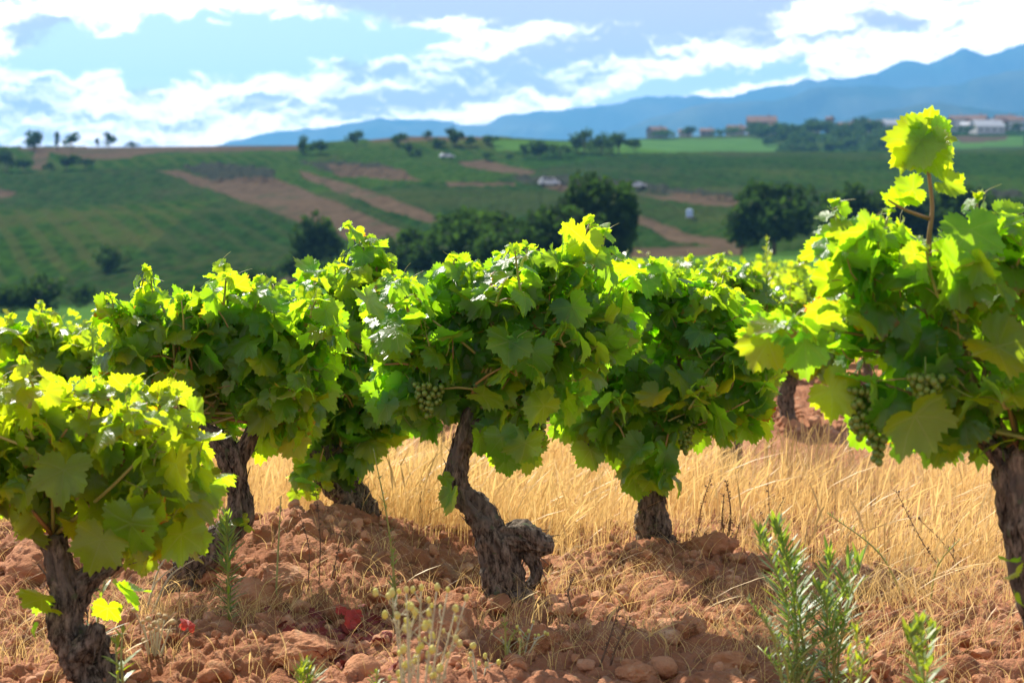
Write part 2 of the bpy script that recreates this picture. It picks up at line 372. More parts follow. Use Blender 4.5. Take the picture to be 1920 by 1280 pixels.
def near(x, Y, rough=True):
    x = np.asarray(x, float); Y = np.asarray(Y, float); z = terr(x, Y)
    for (mx, my, r_, h_) in MW: z = z+h_*np.exp(-((x-mx)**2+(Y-my)**2)/r_**2)
    z = z+.02*fbm(x*2.2, Y*2.2, s=2, oct=3)
    if rough:
        wx = x+.03*fbm(x*9, Y*9, s=21, oct=2); wy = Y+.03*fbm(x*9+40, Y*9, s=22, oct=2)
        e = 0; rd = 1-np.abs(fbm(wx*3.1, wy*3.1, s=61, oct=4)); z = z+.045*rd*(Y < 7.2)
        for (fr, am, sd) in ((5.5, .040, 1), (11, .030, 2), (24, .015, 3)):
            d1, d2, iv = voro(wx*fr, wy*fr, sd); e = e+am*(.35+.65*iv)*np.minimum(1, (d2-d1)*3.6)**.8*(1-.35*d1)
        z = z+e*(1-.6*sstep(6.2, 7.2, Y)*(1-sstep(10, 10.6, Y)))-.065+.006*fbm(x*40, Y*40, s=9, oct=3)
    return z
def H(x, Y): return float(near(np.array([x]), np.array([Y]), False)[0])
def HT(x, Y): return float(terr(np.array([x]), np.array([Y]))[0])
def axis(segs):
    a = [segs[0][0]]
    for (s0, s1, st) in segs: a += list(np.linspace(s0, s1, max(2, int(round((s1-s0)/st))+1))[1:])
    return np.array(a)
# near soil patch
xs = axis([(-12, -4, .5), (-4, -2.3, .05), (-2.3, 2.3, .009), (2.3, 4, .05), (4, 12, .5)]); ys = axis([(-4, 2.5, .5), (2.5, 3.7, .04), (3.7, 7, .0085), (7, 10, .06), (10, 13, .06), (13, 15, .2)])
gx, gy = np.meshgrid(xs, ys); gz = near(gx, gy)
edge = sstep(10, 12, np.abs(gx))+sstep(14, 15, gy)+sstep(-2, -4, gy)
V = np.stack([gx, gy, gz-.3*edge], -1).reshape(-1, 3)
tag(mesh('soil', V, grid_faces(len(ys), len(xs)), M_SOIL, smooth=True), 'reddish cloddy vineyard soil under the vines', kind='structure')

# far ground sheet with fields (polar grid, field type stored per vertex)
def inpoly(px, py, poly):
    r = np.zeros(px.shape, bool); n = len(poly)
    for i in range(n):
        x1, y1 = poly[i]; x2, y2 = poly[(i+1) % n]
        if y1 == y2: continue
        c = ((y1 > py) != (y2 > py)) & (px < (x2-x1)*(py-y1)/(y2-y1)+x1); r ^= c
    return r
TAN = [[(290,320),(335,320),(400,342),(520,335),(640,385),(710,412),(835,462),(812,476),(720,468),(620,442),(560,420),(480,388),(380,352)],
       [(555,322),(610,330),(720,368),(835,412),(815,420),(700,388),(590,342)], [(860,304),(905,298),(1005,322),(1000,333),(940,328),(880,314)],
       [(1172,405),(1200,408),(1290,442),(1380,452),(1380,466),(1270,458),(1180,418)], [(1175,466),(1400,462),(1390,480),(1180,486)],
       [(20,278),(565,266),(560,282),(300,288),(210,302),(150,300),(90,285),(88,322),(58,322),(62,286)], [(690,262),(740,250),(860,250),(930,262),(740,270),(690,268)],
       [(-20,352),(28,362),(10,372),(-20,370)], [(700,468),(812,474),(800,492),(690,480)], [(600,312),(760,322),(790,342),(640,330)], [(830,342),(960,346),(960,352),(840,350)], [(1010,352),(1100,350),(1100,366),(1050,362)],
       [(1790,256),(1885,254),(1885,266),(1800,268)], [(360,545),(560,515),(700,512),(700,520),(560,528),(380,556)], [(1180,362),(1380,378),(1390,390),(1300,386),(1190,368)]]
SCRUB = [[(340,318),(400,310),(515,324),(510,345),(400,342)], [(560,306),(700,312),(765,324),(760,332),(600,324)], [(960,336),(1100,336),(1200,350),(1375,372),(1370,382),(1180,360),(980,350)], [(1560,372),(1920,360),(1920,372),(1560,388)]]
LIGHT = [[(1720,262),(1920,255),(1920,275),(1720,280)], [(1150,264),(1440,258),(1470,284),(1150,290)], [(920,262),(1080,268),(1100,284),(930,284)], [(1000,492),(1350,478),(1350,500),(1000,512)]]
us = np.concatenate([np.linspace(-2.5, -.36, 40)[:-1], np.linspace(-.36, .36, 760), np.linspace(.36, 2.5, 40)[1:]])
Yr = np.concatenate([[.2, 2, 5, 9, 13], np.geomspace(14, 110, 26), np.linspace(110, 225, 60)[1:], np.linspace(225, 660, 340)[1:], np.linspace(662, 1300, 110), np.geomspace(1350, 10700, 26)])
gu, gY = np.meshgrid(us, Yr); gX = gu*gY; gZ = terr(gX, gY)
spx = 960+F*gu; spy = HOR-(gZ-EYE)/np.maximum(gY, 1)*F
wx = spx+5*fbm(gX/14, gY/20, s=31, oct=3); wy = spy+2.5*fbm(gX/14, gY/20, s=33, oct=3)
typ = np.zeros(gX.shape+(3,))
vin = (gY > 226)&(gY < 1200); tan_ = np.zeros(gX.shape, bool); scr = tan_.copy(); lit = tan_.copy()
for p_ in TAN: tan_ |= inpoly(wx, wy, p_)
for p_ in SCRUB: scr |= inpoly(wx, wy, p_)
for p_ in LIGHT: lit |= inpoly(spx, spy, p_)
far = gY > 60; tan_ &= far; scr &= far; lit &= far
mead = (gY <= 226)&~tan_
typ[..., 0] = tan_; typ[..., 1] = scr; typ[..., 2] = np.where(mead | lit, 1, 0)
bush = vin & ~tan_ & ~lit & (gY < 700)
d1, d2, iv = voro(gX/2.1, gY/3.4, 51)
gZ = gZ+np.where(bush, 0.65*(.5+.5*iv)*np.clip(1-1.5*d1*d1, 0, 1), 0)+np.where(scr, .55*(1+1.3*fbm(gX/1.6, gY/2.6, s=6)), 0)
near_dip = np.where((gY < 14)&(np.abs(gX) < 11.5), -.35, 0.)*1.0
near_dip = near_dip+np.where((gY >= 14)&(gY < 15), -.2, 0)
V = np.stack([gX, gY, gZ+near_dip], -1).reshape(-1, 3)
m, t = mat('fields')
at = t.node('ShaderNodeAttribute', attribute_name='lc'); sc = t.node('ShaderNodeSeparateColor'); t.l.new(at.outputs[0], sc.inputs[0])
pos = t.node('ShaderNodeNewGeometry').outputs['Position']; sp = t.node('ShaderNodeSeparateXYZ'); t.l.new(pos, sp.inputs[0])
mp = t.node('ShaderNodeMapping'); t.l.new(pos, mp.inputs[0]); mp.inputs['Scale'].default_value = (1, .45, 1)
n1 = t.noise(mp.outputs[0], .35, 6, .7); n2 = t.noise(pos, .018, 4, .6); n3 = t.noise(mp.outputs[0], .06, 5, .65)
vine_c = t.mix(t.ss(n1, .38, .64), (.013, .036, .007), (.028, .066, .012)); vine_c = t.mix(t.ss(n2, .48, .68), vine_c, (.050, .066, .020))
vine_c = t.mix(t.math('MULTIPLY', t.ss(n3, .56, .68), .5), vine_c, (.05, .045, .022))
vo = t.node('ShaderNodeTexVoronoi'); mv = t.node('ShaderNodeMapping'); t.l.new(pos, mv.inputs[0]); mv.inputs['Scale'].default_value = (.016, .008, 0); mv.inputs['Rotation'].default_value = (0, 0, .5)
t.l.new(mv.outputs[0], vo.inputs['Vector']); vo.inputs['Scale'].default_value = 1; sv = t.node('ShaderNodeSeparateColor'); t.l.new(vo.outputs['Color'], sv.inputs[0])
def rows(ang, period):
    d = t.vm('DOT_PRODUCT', t.vm('ADD', pos, t.vm('MULTIPLY', t.node('ShaderNodeTexNoise').outputs['Color'], (1., 1., 0))), (math.cos(ang)*6.283/period, math.sin(ang)*6.283/period, 0)); return t.ss(t.math('SINE', d), -.2, .8)
rw = t.mix(t.math('GREATER_THAN', sv.outputs[0], .5), rows(.35, 5.2), rows(-.5, 4.4))
vine_c = t.mix(t.math('MULTIPLY', rw, .55), vine_c, t.mix(sv.outputs[2], (.060, .052, .026), (.026, .075, .012)))
vine_c = t.vm('MULTIPLY', vine_c, t.mix(sv.outputs[1], (.70, .75, .8), (1.15, 1.12, .8)))
mead_c = t.mix(t.ss(n3, .3, .7), (.050, .115, .022), (.065, .14, .03))
tan_c = t.mix(t.ss(n1, .3, .7), (.060, .042, .027), (.098, .070, .044)); tan_c = t.mix(t.ss(n3, .52, .66), tan_c, (.045, .05, .025))
scr_c = t.mix(n1, (.02, .032, .02), (.05, .045, .032))
c = t.mix(sc.outputs[2], vine_c, mead_c); c = t.mix(sc.outputs[1], c, scr_c); c = t.mix(sc.outputs[0], c, tan_c)
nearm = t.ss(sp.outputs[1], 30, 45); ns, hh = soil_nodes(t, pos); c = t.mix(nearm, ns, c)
t.l.new(princ(t, c, 1., 0., n1, .6, .5), t.out.inputs[0]); M_FIELD = m
tag(mesh('ground', V, grid_faces(len(Yr), len(us)), M_FIELD, smooth=True, attrs={'lc': typ.reshape(-1, 3)}), 'rolling ground with green meadow, hillside vineyards and bare tan fields', kind='structure')
def hit(px, py, lo=60):
    Yt = np.concatenate([np.linspace(lo, 225, 200), np.linspace(226, 1300, 1400)]); u = U(px)
    z = terr(u*Yt, Yt); s_ = HOR-(z-EYE)/Yt*F
    k = np.argmax(s_ <= py) if np.any(s_ <= py) else int(np.argmin(s_)); return float(Yt[k]), float(z[k])

# ------------------------------------------------------------------ mountains
m, t = mat('mountain_rock'); pos = coords(t); n1 = t.noise(pos, .0025, 7, .6); n2 = t.noise(pos, .001, 5)
c = t.mix(t.ss(n1, .4, .62), (.02, .045, .02), (.08, .09, .05)); c = t.mix(t.ss(n2, .55, .7), c, (.16, .15, .10)); t.l.new(princ(t, c, 1., 0.), t.out.inputs[0]); M_MTN = m
def mountain(sil, Y, depth, seed, label):
    sx = np.array([a for a, b in sil], float); sy = np.array([b for a, b in sil], float)
    pxs = np.linspace(sx[0], sx[-1], 420); top = EYE+(HOR-np.interp(pxs, sx, sy))/F*Y
    sl_ = np.linspace(-1, 1, 70); A, B = np.meshgrid(pxs, sl_); T = np.repeat(top[None], 70, 0)
    xx = U(A)*Y; prof = (1-np.abs(B)**1.15); gul = fbm(xx/270+B*.7, B*2.2*depth/970, s=seed, oct=5)
    rid = 1-np.abs(fbm(xx/440+B, B*1.3, s=seed+5, oct=3))
    yy = Y+B*depth+55*gul
    zz = -30+(T+30)*prof*(1+.22*(gul-.75)*np.minimum(1, np.abs(B)*4)-.16*(1-rid)*np.minimum(1, np.abs(B)*5))+T*.012*fbm(xx/57, B*9, s=seed+2)
    V = np.stack([xx, yy, zz], -1).reshape(-1, 3)
    tag(mesh('mountain', V, grid_faces(70, 420), M_MTN, smooth=True), label, kind='structure')
mountain([(300,300),(380,275),(500,245),(560,240),(620,233),(700,222),(800,217),(860,230),(900,230),(950,214),(1060,198),(1170,181),(1250,175),(1390,171),(1450,156),(1500,146),(1600,134),(1640,126),(1690,108),(1710,110),(1735,115),(1770,98),(1800,83),(1835,95),(1880,85),(1920,77),(2100,60),(2700,40)],
         8000, 2100, 3, 'highest blue mountain range behind the village, farthest ridge')
mountain([(1000,290),(1100,266),(1200,226),(1300,192),(1370,185),(1450,180),(1530,155),(1620,152),(1700,165),(1800,150),(1920,118),(2100,95),(2700,80)], 6300, 1500, 13, 'darker blue middle mountain ridge rising to the right')
mountain([(1380,290),(1500,246),(1560,226),(1650,202),(1740,186),(1830,196),(1920,205),(2100,180),(2700,170)], 4700, 1150, 23, 'low greenish blue foothill just above the village roofs')

# ------------------------------------------------------------------ haze
def haze():
    x0, x1, y0, y1, z0, z1 = -11000, 11000, -150, 10800, -60, 1150
    V = [(x, y, z) for x in (x0, x1) for y in (y0, y1) for z in (z0, z1)]
    Fq = np.array([[0, 1, 3, 2], [4, 6, 7, 5], [0, 4, 5, 1], [2, 3, 7, 6], [0, 2, 6, 4], [1, 5, 7, 3]])
    m = bpy.data.materials.new('haze_air'); m.use_nodes = True; t = NT(m.node_tree); t.n.clear(); out = t.node('ShaderNodeOutputMaterial')
    v = t.node('ShaderNodeVolumePrincipled'); v.inputs['Color'].default_value = (.16, .48, .92, 1); v.inputs['Density'].default_value = 1.35e-4; v.inputs['Anisotropy'].default_value = .2
    t.l.new(v.outputs[0], out.inputs['Volume'])
    tag(mesh('haze', np.array(V, float), Fq, m), 'blue haze in the air between the vineyard and the mountains', kind='stuff')
haze()

# ------------------------------------------------------------------ grape leaf template
def leaf_template(hi=True):
    key = [(0, 1.0), (12, .90), (25, .76), (38, .85), (50, .94), (64, .82), (79, .66), (94, .74), (108, .80), (126, .73), (145, .66), (160, .52), (171, .30), (180, .06)]
    n = 54 if hi else 26
    th = np.linspace(-180, 180, n, endpoint=False)+180/n; r = np.interp(np.abs(th), [k[0] for k in key], [k[1] for k in key])
    if hi: r = r*(1+.065*np.where(np.arange(n) % 2 == 0, 1, -1)*(np.abs(th) < 165))
    else: r = r*(1+.05*np.where(np.arange(n) % 2 == 0, 1, -1))
    a = np.radians(th); outer = np.stack([np.sin(a)*r, np.cos(a)*r, 0*r], 1)
    if not hi:
        V = np.vstack([[0, 0, 0], outer]); T = np.array([[0, 1+(i+1) % n, 1+i] for i in range(n)]); return V, T
    mid = outer[::2]*.55; k = n//2
    V = np.vstack([[0, 0, 0], mid, outer]); T = [[0, 1+(i+1) % k, 1+i] for i in range(k)]
    for i in range(k):
        m0, m1 = 1+i, 1+(i+1) % k; o0, o1, o2 = 1+k+2*i, 1+k+(2*i+1) % n, 1+k+(2*i+2) % n
        T += [[m0, o1, o0], [m0, m1, o1], [m1, o2, o1]]
    return V, np.array(T)
LT = {True: leaf_template(True), False: leaf_template(False)}
def leaves(mb, pos, nor, tip, size, col, hi=True):
    tv, tt = LT[hi]; n = len(pos)
    if n == 0: return
    Z = nrm(nor); Yd = nrm(tip-Z*np.sum(tip*Z, 1, keepdims=True)); X = np.cross(Yd, Z)
    x, y = tv[:, 0], tv[:, 1]; r = np.hypot(x, y); a = np.arctan2(x, y)
    ph = rng.random((n, 4))*6.28; cup = rng.uniform(-.55, .25, (n, 1)); fold = rng.uniform(-.15, .55, (n, 1))
    curl = rng.uniform(-.30, .05, (n, 1))
    z = cup*r**2+fold*np.abs(x)*.8+.085*np.sin(3*a+ph[:, :1])*r**1.5+.06*np.sin(7*a+ph[:, 1:2])*r**2+curl*np.clip(y, 0, 1)**2+.05*np.sin(x*9+ph[:, 2:3])*np.sin(y*8+ph[:, 3:4])*r
    asp = rng.uniform(.85, 1.12, (n, 1)); shear = rng.uniform(-.15, .15, (n, 1))
    T3 = np.stack([x*asp+shear*y*np.abs(y), y+0*asp, z], -1)
    inst(mb, T3, tt, pos, X, Yd, Z, size, col, tv[:, :2])
def leafcol(n, yellow=.25, red=.03):
    g = np.clip(rng.normal(yellow*.75, .2, n), 0, 1); b = (rng.random(n) < red)*rng.uniform(.5, 1, n)
    return np.stack([rng.random(n), g, b], 1)
SV = np.array(sdir)
def scatter_crown(ml, ms, els, L, dens, hi, Y, scale, yellow, red, heads):
    for e in els:
        cx, cy, rx, ry = e[:4]; dY = e[4] if len(e) > 4 else 0; dm = e[5] if len(e) > 5 else 1
        if L > 50: cy -= .26*L; ry = max(ry*.9, 15)                   # leaves hang below where they are attached
        n = int(dens*dm*math.pi*rx*ry/(.62*L*L)); c = P(cx, cy, Y+dY)
        rd = np.array([rx/scale, min(.24, .75*min(rx, ry)/scale+.03), ry/scale])
        d = nrm(rng.normal(size=(n, 3))); r = rng.random(n)**.42*1.07
        pos = c+d*rd*r[:, None]
        out = d*np.array([.75, 1.15, .8])
        nor = nrm(nrm(out)*.85+np.array([0, 0, .42])+SV*.15+rng.normal(0, .62, (n, 3)))
        tip = out*.35+np.array([0, 0, -1.])+rng.normal(0, .5, (n, 3))
        size = L/scale/1.42*rng.choice([.45, .65, .82, .98, 1.12], n, p=[.14, .2, .28, .25, .13])*rng.uniform(.9, 1.1, n)
        g = leafcol(n, yellow, red); leaves(ml, pos, nor, tip, size, g, hi)
        if hi:
            back = nrm((heads[rng.integers(len(heads), size=n)]-pos)+rng.normal(0, .1, (n, 3)))
            Yd = nrm(tip); q = pos-Yd*.012+back*.0
            for i in range(0, n, 1):
                if rng.random() < .6:
                    e1 = pos[i]+back[i]*size[i]*rng.uniform(.5, .9)+nor[i]*-.02; w = .0013+.006*size[i]
                    tube(ms, [pos[i], (pos[i]+e1)/2+nor[i]*-.008, e1], [w, w*.8, w], 3, 9, (rng.random(), 0, 0), cap=False)
        # canes from a head through the ellipse
        for k in range((4 if rx > 70 else 2) if hi else 3):
            h = heads[rng.integers(len(heads))]; dd = nrm(rng.normal(size=3)+np.array([0, 0, .7])); e1 = c+dd*rd*.9; mid = (h+e1)/2+rng.normal(0, .04, 3)+np.array([0, 0, .05])
            tube(ms, [h, mid, e1], [.006, .0045, .0028], 5, .05, (rng.random()*.8, rng.random()*.4, 0))
def spire(ml, ms, pts, L, hi, Y, scale, n=14, yellow=.4, red=.02, wid=1.):
    pts = [P(a, b, Y+(c if True else 0)) for (a, b, c) in [(q+(0,))[:3] if len(q) == 2 else q for q in pts]]
    p, r = resample(pts, np.linspace(.0048, .0022, len(pts)), .01); tube(ms, pts, np.linspace(.0048, .0022, len(pts)), 6, .03, (.35*rng.random(), 0, 0))
    a0 = rng.random()*6.28
    for i in range(n):
        f = (i+.5)/n; q = p[int(f*(len(p)-1))]; a = a0+i*2.6+rng.normal(0, .35); s = L/scale/1.42*(1.05-.62*f**1.3)*rng.uniform(.85, 1.15)
        d = np.array([math.cos(a), math.sin(a)*.8, rng.uniform(.1, .6)]); d /= np.linalg.norm(d); o = q+d*s*.62*wid
        w = .0012+.006*s; tube(ms, [q, (q+o)/2+np.array([0, 0, .006]), o], [w, w*.8, w], 3, 9, (rng.random(), 0, 0), cap=False)
        nor = np.array([[d[0]*.55, d[1]*.55, .7]])+rng.normal(0, .45, (1, 3)); tip = np.array([[d[0], d[1], -.7]])+rng.normal(0, .3, (1, 3))
        leaves(ml, o[None], nor, tip, np.array([s]), leafcol(1, yellow+.15*f, red), hi)
    # growing tip with tendrils
    e = p[-1]
    for k in range(3):
        v = nrm(rng.normal(size=3)+np.array([0, 0, 1.4])); leaves(ml, (e+v*.01)[None], rng.normal(size=(1, 3)), v[None], np.array([L/scale*.2]), leafcol(1, .75, 0), hi)
    if hi:
        v = nrm(rng.normal(size=3)+np.array([0, 0, .6])); tube(ms, [e, e+v*.03, e+v*.055+np.array([.012, 0, -.004])], [.0012, .0009, .0005], 3, .01, (.1, 0, 0), cap=False)
def ico(sub=1):
    import bmesh
    bm = bmesh.new(); bmesh.ops.create_icosphere(bm, subdivisions=sub, radius=1); V = np.array([v.co[:] for v in bm.verts]); T = np.array([[v.index for v in f.verts] for f in bm.faces]); bm.free(); return V, T
ICO1, ICO2, ICO3 = ico(1), ico(2), ico(3)
def grapes(px, py, w, h, Y, parent, org, scale):
    mb = MB(); c = P(px, py, Y); r = .0082 if scale < 700 else .0085; n = int(7+w*h/(scale*2*r*scale*2*r)*2.0)
    ps = []
    for _ in range(n*6):
        tz = rng.random(); z = (.5-tz)*h/scale; rad = .5*w/scale*(1-tz**1.7*.8)*math.sqrt(rng.random()); a = rng.random()*6.28
        q = c+np.array([rad*math.cos(a), rad*math.sin(a), z])
        if all(np.linalg.norm(q-o) > r*1.55 for o in ps): ps.append(q)
        if len(ps) >= n: break
    for q in ps: mb.add(q+ICO2[0]*r*rng.uniform(.85, 1.1)*np.array([1, 1, 1.08]), ICO2[1])
    tube(mb, [c+np.array([0, 0, h/scale*.5+.04]), c+np.array([0, 0, h/scale*.3])], [.002, .002], 4, .1)
    mb.build('grape_bunch', M_GRAPE, parent, org, True)
def vine(label, Y, trunks, els, spires=(), L=80, dens=5.5, grp=(), suckers=(), yellow=.22, red=.035, hi=True, canes=(), cat='grapevine', group='bush vines of the front rows', singles=()):
    scale = F/Y; base = trunks[0][0]; bp = P(base[0], base[1], Y); bp[2] = H(bp[0], bp[1]); org = bp.copy()
    e = empty('grapevine', org, label, cat, group)
    mt = MB()
    for i, tr in enumerate(trunks):
        pts = [P(q[0], q[1], Y+(q[3] if len(q) > 3 else 0)) for q in tr]; rad = [.80*q[2]/scale for q in tr]
        if i == 0:
            pts[0][2] = min(pts[0][2], bp[2]+.01); d = pts[0].copy(); d[2] -= .1; pts = [d]+pts; rad = [rad[0]*1.15]+rad
        tube(mt, pts, rad, 40, .007, bark=1.35, seed=int(base[0]) % 97+i*5)
        # peeling strips of bark
        pr, rr = resample(pts, rad, .02)
        for k in range(int(len(pr)*4)):
            j = rng.integers(1, len(pr)-1); T_ = nrm(pr[j+1]-pr[j-1]); a = nrm(np.cross(T_, rng.normal(size=3))); q = pr[j]+a*rr[j]*1.08
            l = rng.uniform(.02, .06); w = rng.uniform(.0008, .0034); f = T_*(1 if rng.random() < .5 else -1)
            tube(mt, [q-a*.004, q+f*l*.5+a*.003, q+f*l+a*rng.uniform(.0, .02)], [w, w*.8, w*.3], 3, 9, cap=False)
    mt.build('trunk', M_BARK, e, org, True)
    ml, ms = MB(), MB()
    L *= .72 if Y > 4.5 else .62; dens *= .9
    heads = np.array([P(tr[-1][0], tr[-1][1], Y+(tr[-1][3] if len(tr[-1]) > 3 else 0)) for tr in trunks if len(tr[-1]) < 5])
    scatter_crown(ml, ms, els, L, dens, hi, Y, scale, yellow, red, heads)
    for e_ in els:                                               # short extra shoots pushing out of the top of every clump
        if e_[2] < 60: continue
        for k in range(3 if hi else 1):
            a = rng.uniform(-.75, .75); x0 = e_[0]+a*e_[2]*.7; y0 = e_[1]-e_[3]*.55; x1 = e_[0]+a*e_[2]*1.05; y1 = e_[1]-e_[3]*math.sqrt(max(.05, 1-a*a))-rng.uniform(-15, 42); dd = rng.uniform(-.2, .2)
            spire(ml, ms, [(x0, y0, dd), ((x0+x1)/2+rng.normal(0, 6), (y0+y1)/2, dd), (x1, y1, dd*1.2)], L*.85, hi, Y, scale, 7, yellow+.05, red, 1.3)
    for s in spires: spire(ml, ms, s[0], L*(s[2] if len(s) > 2 else 1), hi, Y, scale, s[1] if len(s) > 1 else 14, yellow+.1, red, s[3] if len(s) > 3 else 1.)
    for c in canes:
        pts = [P(q[0], q[1], Y+(q[3] if len(q) > 3 else 0)) for q in c]; tube(ms, pts, [q[2]/scale for q in c], 8, .02, (.6, .35, 0))
    for (px, py, nx, nz, tx, tz, sz, dY, yl) in singles:      # leaves set one by one: normal (nx toward right, nz up), tip direction in the picture plane
        leaves(ml, P(px, py, Y+dY*.62)[None], np.array([[nx, -1., nz]])+rng.normal(0, .45, (1, 3)), np.array([[tx, -.15, tz]])+rng.normal(0, .3, (1, 3)), np.array([.72*sz/scale/1.42]), np.array([[.4, yl, 0.]]), hi)
    ms.build('shoots', M_CANE, e, org, True)
    ml.build('foliage', M_LEAF if hi else M_LEAF_FAR, e, org, True)
    for g in grp: grapes(*g[:4], Y+(g[4]*.35 if len(g) > 4 else -.02), e, org, scale)
    for (cx, cy, rx, ry, Ls, dY) in suckers:
        mb, mc = MB(), MB(); scatter_crown(mb, mc, [(cx, cy, rx, ry, dY)], Ls, 3.2, hi, Y, scale, .55, .02, heads[:1]*0+P(cx, cy, Y+dY))
        s_ = mb.build('sucker_leaves', M_LEAF, e, org, True)
    return e
# ------------------------------------------------------------------ front vines
vine('near left grapevine with twin-armed trunk and yellowish blurred leaves', 4.1,
     [[(205,1300,46),(165,1235,46),(128,1180,38),(132,1120,38),(112,1070,33),(100,1005,27)], [(135,1130,30),(165,1085,26),(205,1062,20),(225,1052,9)], [(150,1225,30,-.05),(178,1195,20,-.07),(183,1172,12,-.08,0)]],
     [(120,900,190,140),(300,980,85,110),(70,820,150,100),(290,870,90,100,-.05),(20,920,110,90),(230,800,110,80,.1),(-60,860,110,130),(260,1010,70,60,-.1),(180,790,110,60,.15),(350,910,50,80,.1)],
     [(((80,800),(60,760),(50,740)),6), (((250,800),(270,760),(250,735)),6)], 118, 5.2, suckers=[(72,1175,32,55,75,-.1),(215,1130,30,35,70,.15)], yellow=1.0, red=.05,
     singles=[(120,880,-.2,.3,0,-1,130,-.3,.6),(245,980,.1,.5,0,-1,140,-.33,.5),(190,1010,-.3,.2,.1,-1,120,-.33,.6),(340,1000,.2,.3,.2,-1,120,-.25,.3),(330,870,.1,.9,.4,-1,130,-.3,.9)])
vine('grapevine with slender forked trunk bending to the left at its base', 5.5,
     [[(345,1095,33),(388,1030,32),(445,978,29),(446,925,23),(433,862,25),(405,822,20),(362,800,18),(325,772,12)], [(433,870,22),(460,835,18),(478,795,14)], [(405,845,12),(370,830,10),(340,815,8)]],
     [(350,690,120,100),(480,690,130,110),(540,790,75,75),(290,650,80,80),(225,640,60,60,.1),(410,610,80,70),(480,800,90,60,.1),(300,790,70,70,.1),(570,680,70,80,.1),(395,760,100,50,.1),(250,720,60,80,.1),(490,610,70,60),(570,640,60,80,.1)],
     [(((280,640),(262,570),(272,508)),15,.8), (((295,640),(288,570),(283,520)),12,.75), (((425,620),(405,555),(415,497)),16,.85), (((500,620),(470,575),(450,540)),10,.8)], 84, 5.2,
     suckers=[(462,985,18,14,34,-.05)], yellow=.34, red=.06, singles=[(390,885,0,.2,0,-1,60,-.12,.2)])
vine('grapevine with thick dark leaning trunk between the thin-trunked vines', 6.4,
     [[(692,1008,42),(672,950,38),(640,905,34),(612,872,30),(600,835,24)], [(612,870,22),(660,830,18),(680,800,14)]],
     [(640,620,110,110),(690,740,100,110),(600,750,90,100),(640,820,85,60),(700,820,60,60),(560,690,60,80),(690,560,60,60),(580,820,50,50),(600,560,50,50),(650,880,50,40,-.05),(730,790,40,60)],
     [(((700,560),(690,490),(655,425)),18,1.05,1.2), (((690,560),(705,500),(690,450)),14,1.0), (((610,600),(600,550),(605,520)),9,.9)], 76, 5.2,
     suckers=[(588,900,46,36,40,-.1)], grp=[(700,830,40,60)], yellow=.26, red=.03)
vine('central grapevine with crooked S-shaped trunk and broken stub arm', 5.09,
     [[(968,1150,40),(950,1105,42),(945,1050,40),(925,1000,36),(893,955,28),(862,920,22),(857,868,21),(872,815,22),(884,765,17)],
      [(935,1010,34),(975,1010,36),(1010,1022,28),(1036,1022,16,0,0)], [(985,1030,18),(1004,1062,14),(1000,1090,12),(975,1108,14,0,1)], [(884,790,13),(930,770,12),(975,750,8)]],
     [(900,640,180,120),(860,735,150,80),(1000,620,130,120),(980,760,110,100),(770,640,90,100),(1060,570,80,90),(850,570,60,60),(740,740,50,70),(960,840,60,40),(1060,700,90,90),(790,780,60,50),(1110,640,60,80),(940,530,50,40),(740,590,60,60,.15),(1150,600,50,80,.15)],
     [(((1110,560),(1085,480),(1105,420)),11,1.15,1.9), (((1070,560),(1120,490),(1135,440)),8,.9,1.6), (((950,540),(945,500),(955,470)),9,.8), (((850,560),(850,525),(860,500)),9,.9), (((890,560),(890,530),(895,505)),8,.8), (((1010,540),(1005,500),(1000,475)),9,1.,1.2)], 90, 5.0,
     suckers=[(845,935,20,22,55,-.1),(832,890,8,10,30,-.05)], grp=[(805,750,60,60,-.2),(1012,800,36,60,-.1)], yellow=.2, red=.03,
     singles=[(940,820,0,.2,0,-1,92,-.3,.15),(985,830,-.3,.2,.1,-1,88,-.3,.15),(1020,760,.2,.2,0,-1,95,-.36,.3),(905,740,.1,.2,-.1,-1,95,-.36,.15),(955,640,-.1,.4,0,-1,105,-.38,.1),(1000,660,.2,.3,.1,-1,100,-.38,.1),
              (740,620,-.2,.4,-.1,-1,100,-.35,.1),(690,560,.1,.3,0,-1,105,-.2,.1),(1095,450,.0,.1,-.3,-1,100,-.1,.9),(1000,480,-.2,1.8,.4,-1,100,-.1,.1),(950,860,.3,.1,0,-1,70,-.2,.1),(900,820,.3,.1,0,-1,75,-.2,.1)])
vine('grapevine with straight thick upright trunk right of centre', 6.0,
     [[(1230,1050,44),(1224,1000,32),(1222,950,29),(1226,900,28),(1215,840,26)], [(1215,850,22),(1160,832,18),(1100,838,12)], [(1215,850,22),(1265,805,18),(1310,775,14)]],
     [(1250,680,170,120),(1150,760,110,100),(1350,740,105,105),(1200,570,70,60),(1330,630,90,80),(1222,890,50,50,-.12),(1420,690,50,70),(1130,660,70,100),(1240,800,120,60),(1140,800,70,50),(1390,780,50,60),(1110,820,50,50),(1270,590,70,60)],
     [(((1215,560),(1205,530),(1195,512)),8,.8), (((1250,580),(1240,545),(1235,520)),8,.8), (((1340,600),(1330,560),(1345,530)),8,.8)], 80, 5.2,
     grp=[(1285,820,34,60,-.2)], yellow=.28, red=.03,
     singles=[(1200,840,-.1,.2,0,-1,84,-.3,.15),(1250,850,.1,.2,.1,-1,84,-.3,.15),(1220,900,0,.2,.1,-1,84,-.28,.15),(1190,900,-.2,.2,-.2,-1,80,-.26,.15),(1245,890,.3,.2,.2,-1,80,-.26,.15),(1160,640,0,.4,0,-1,90,-.35,.1),(1230,740,0,.2,.1,-1,80,-.36,.9)])
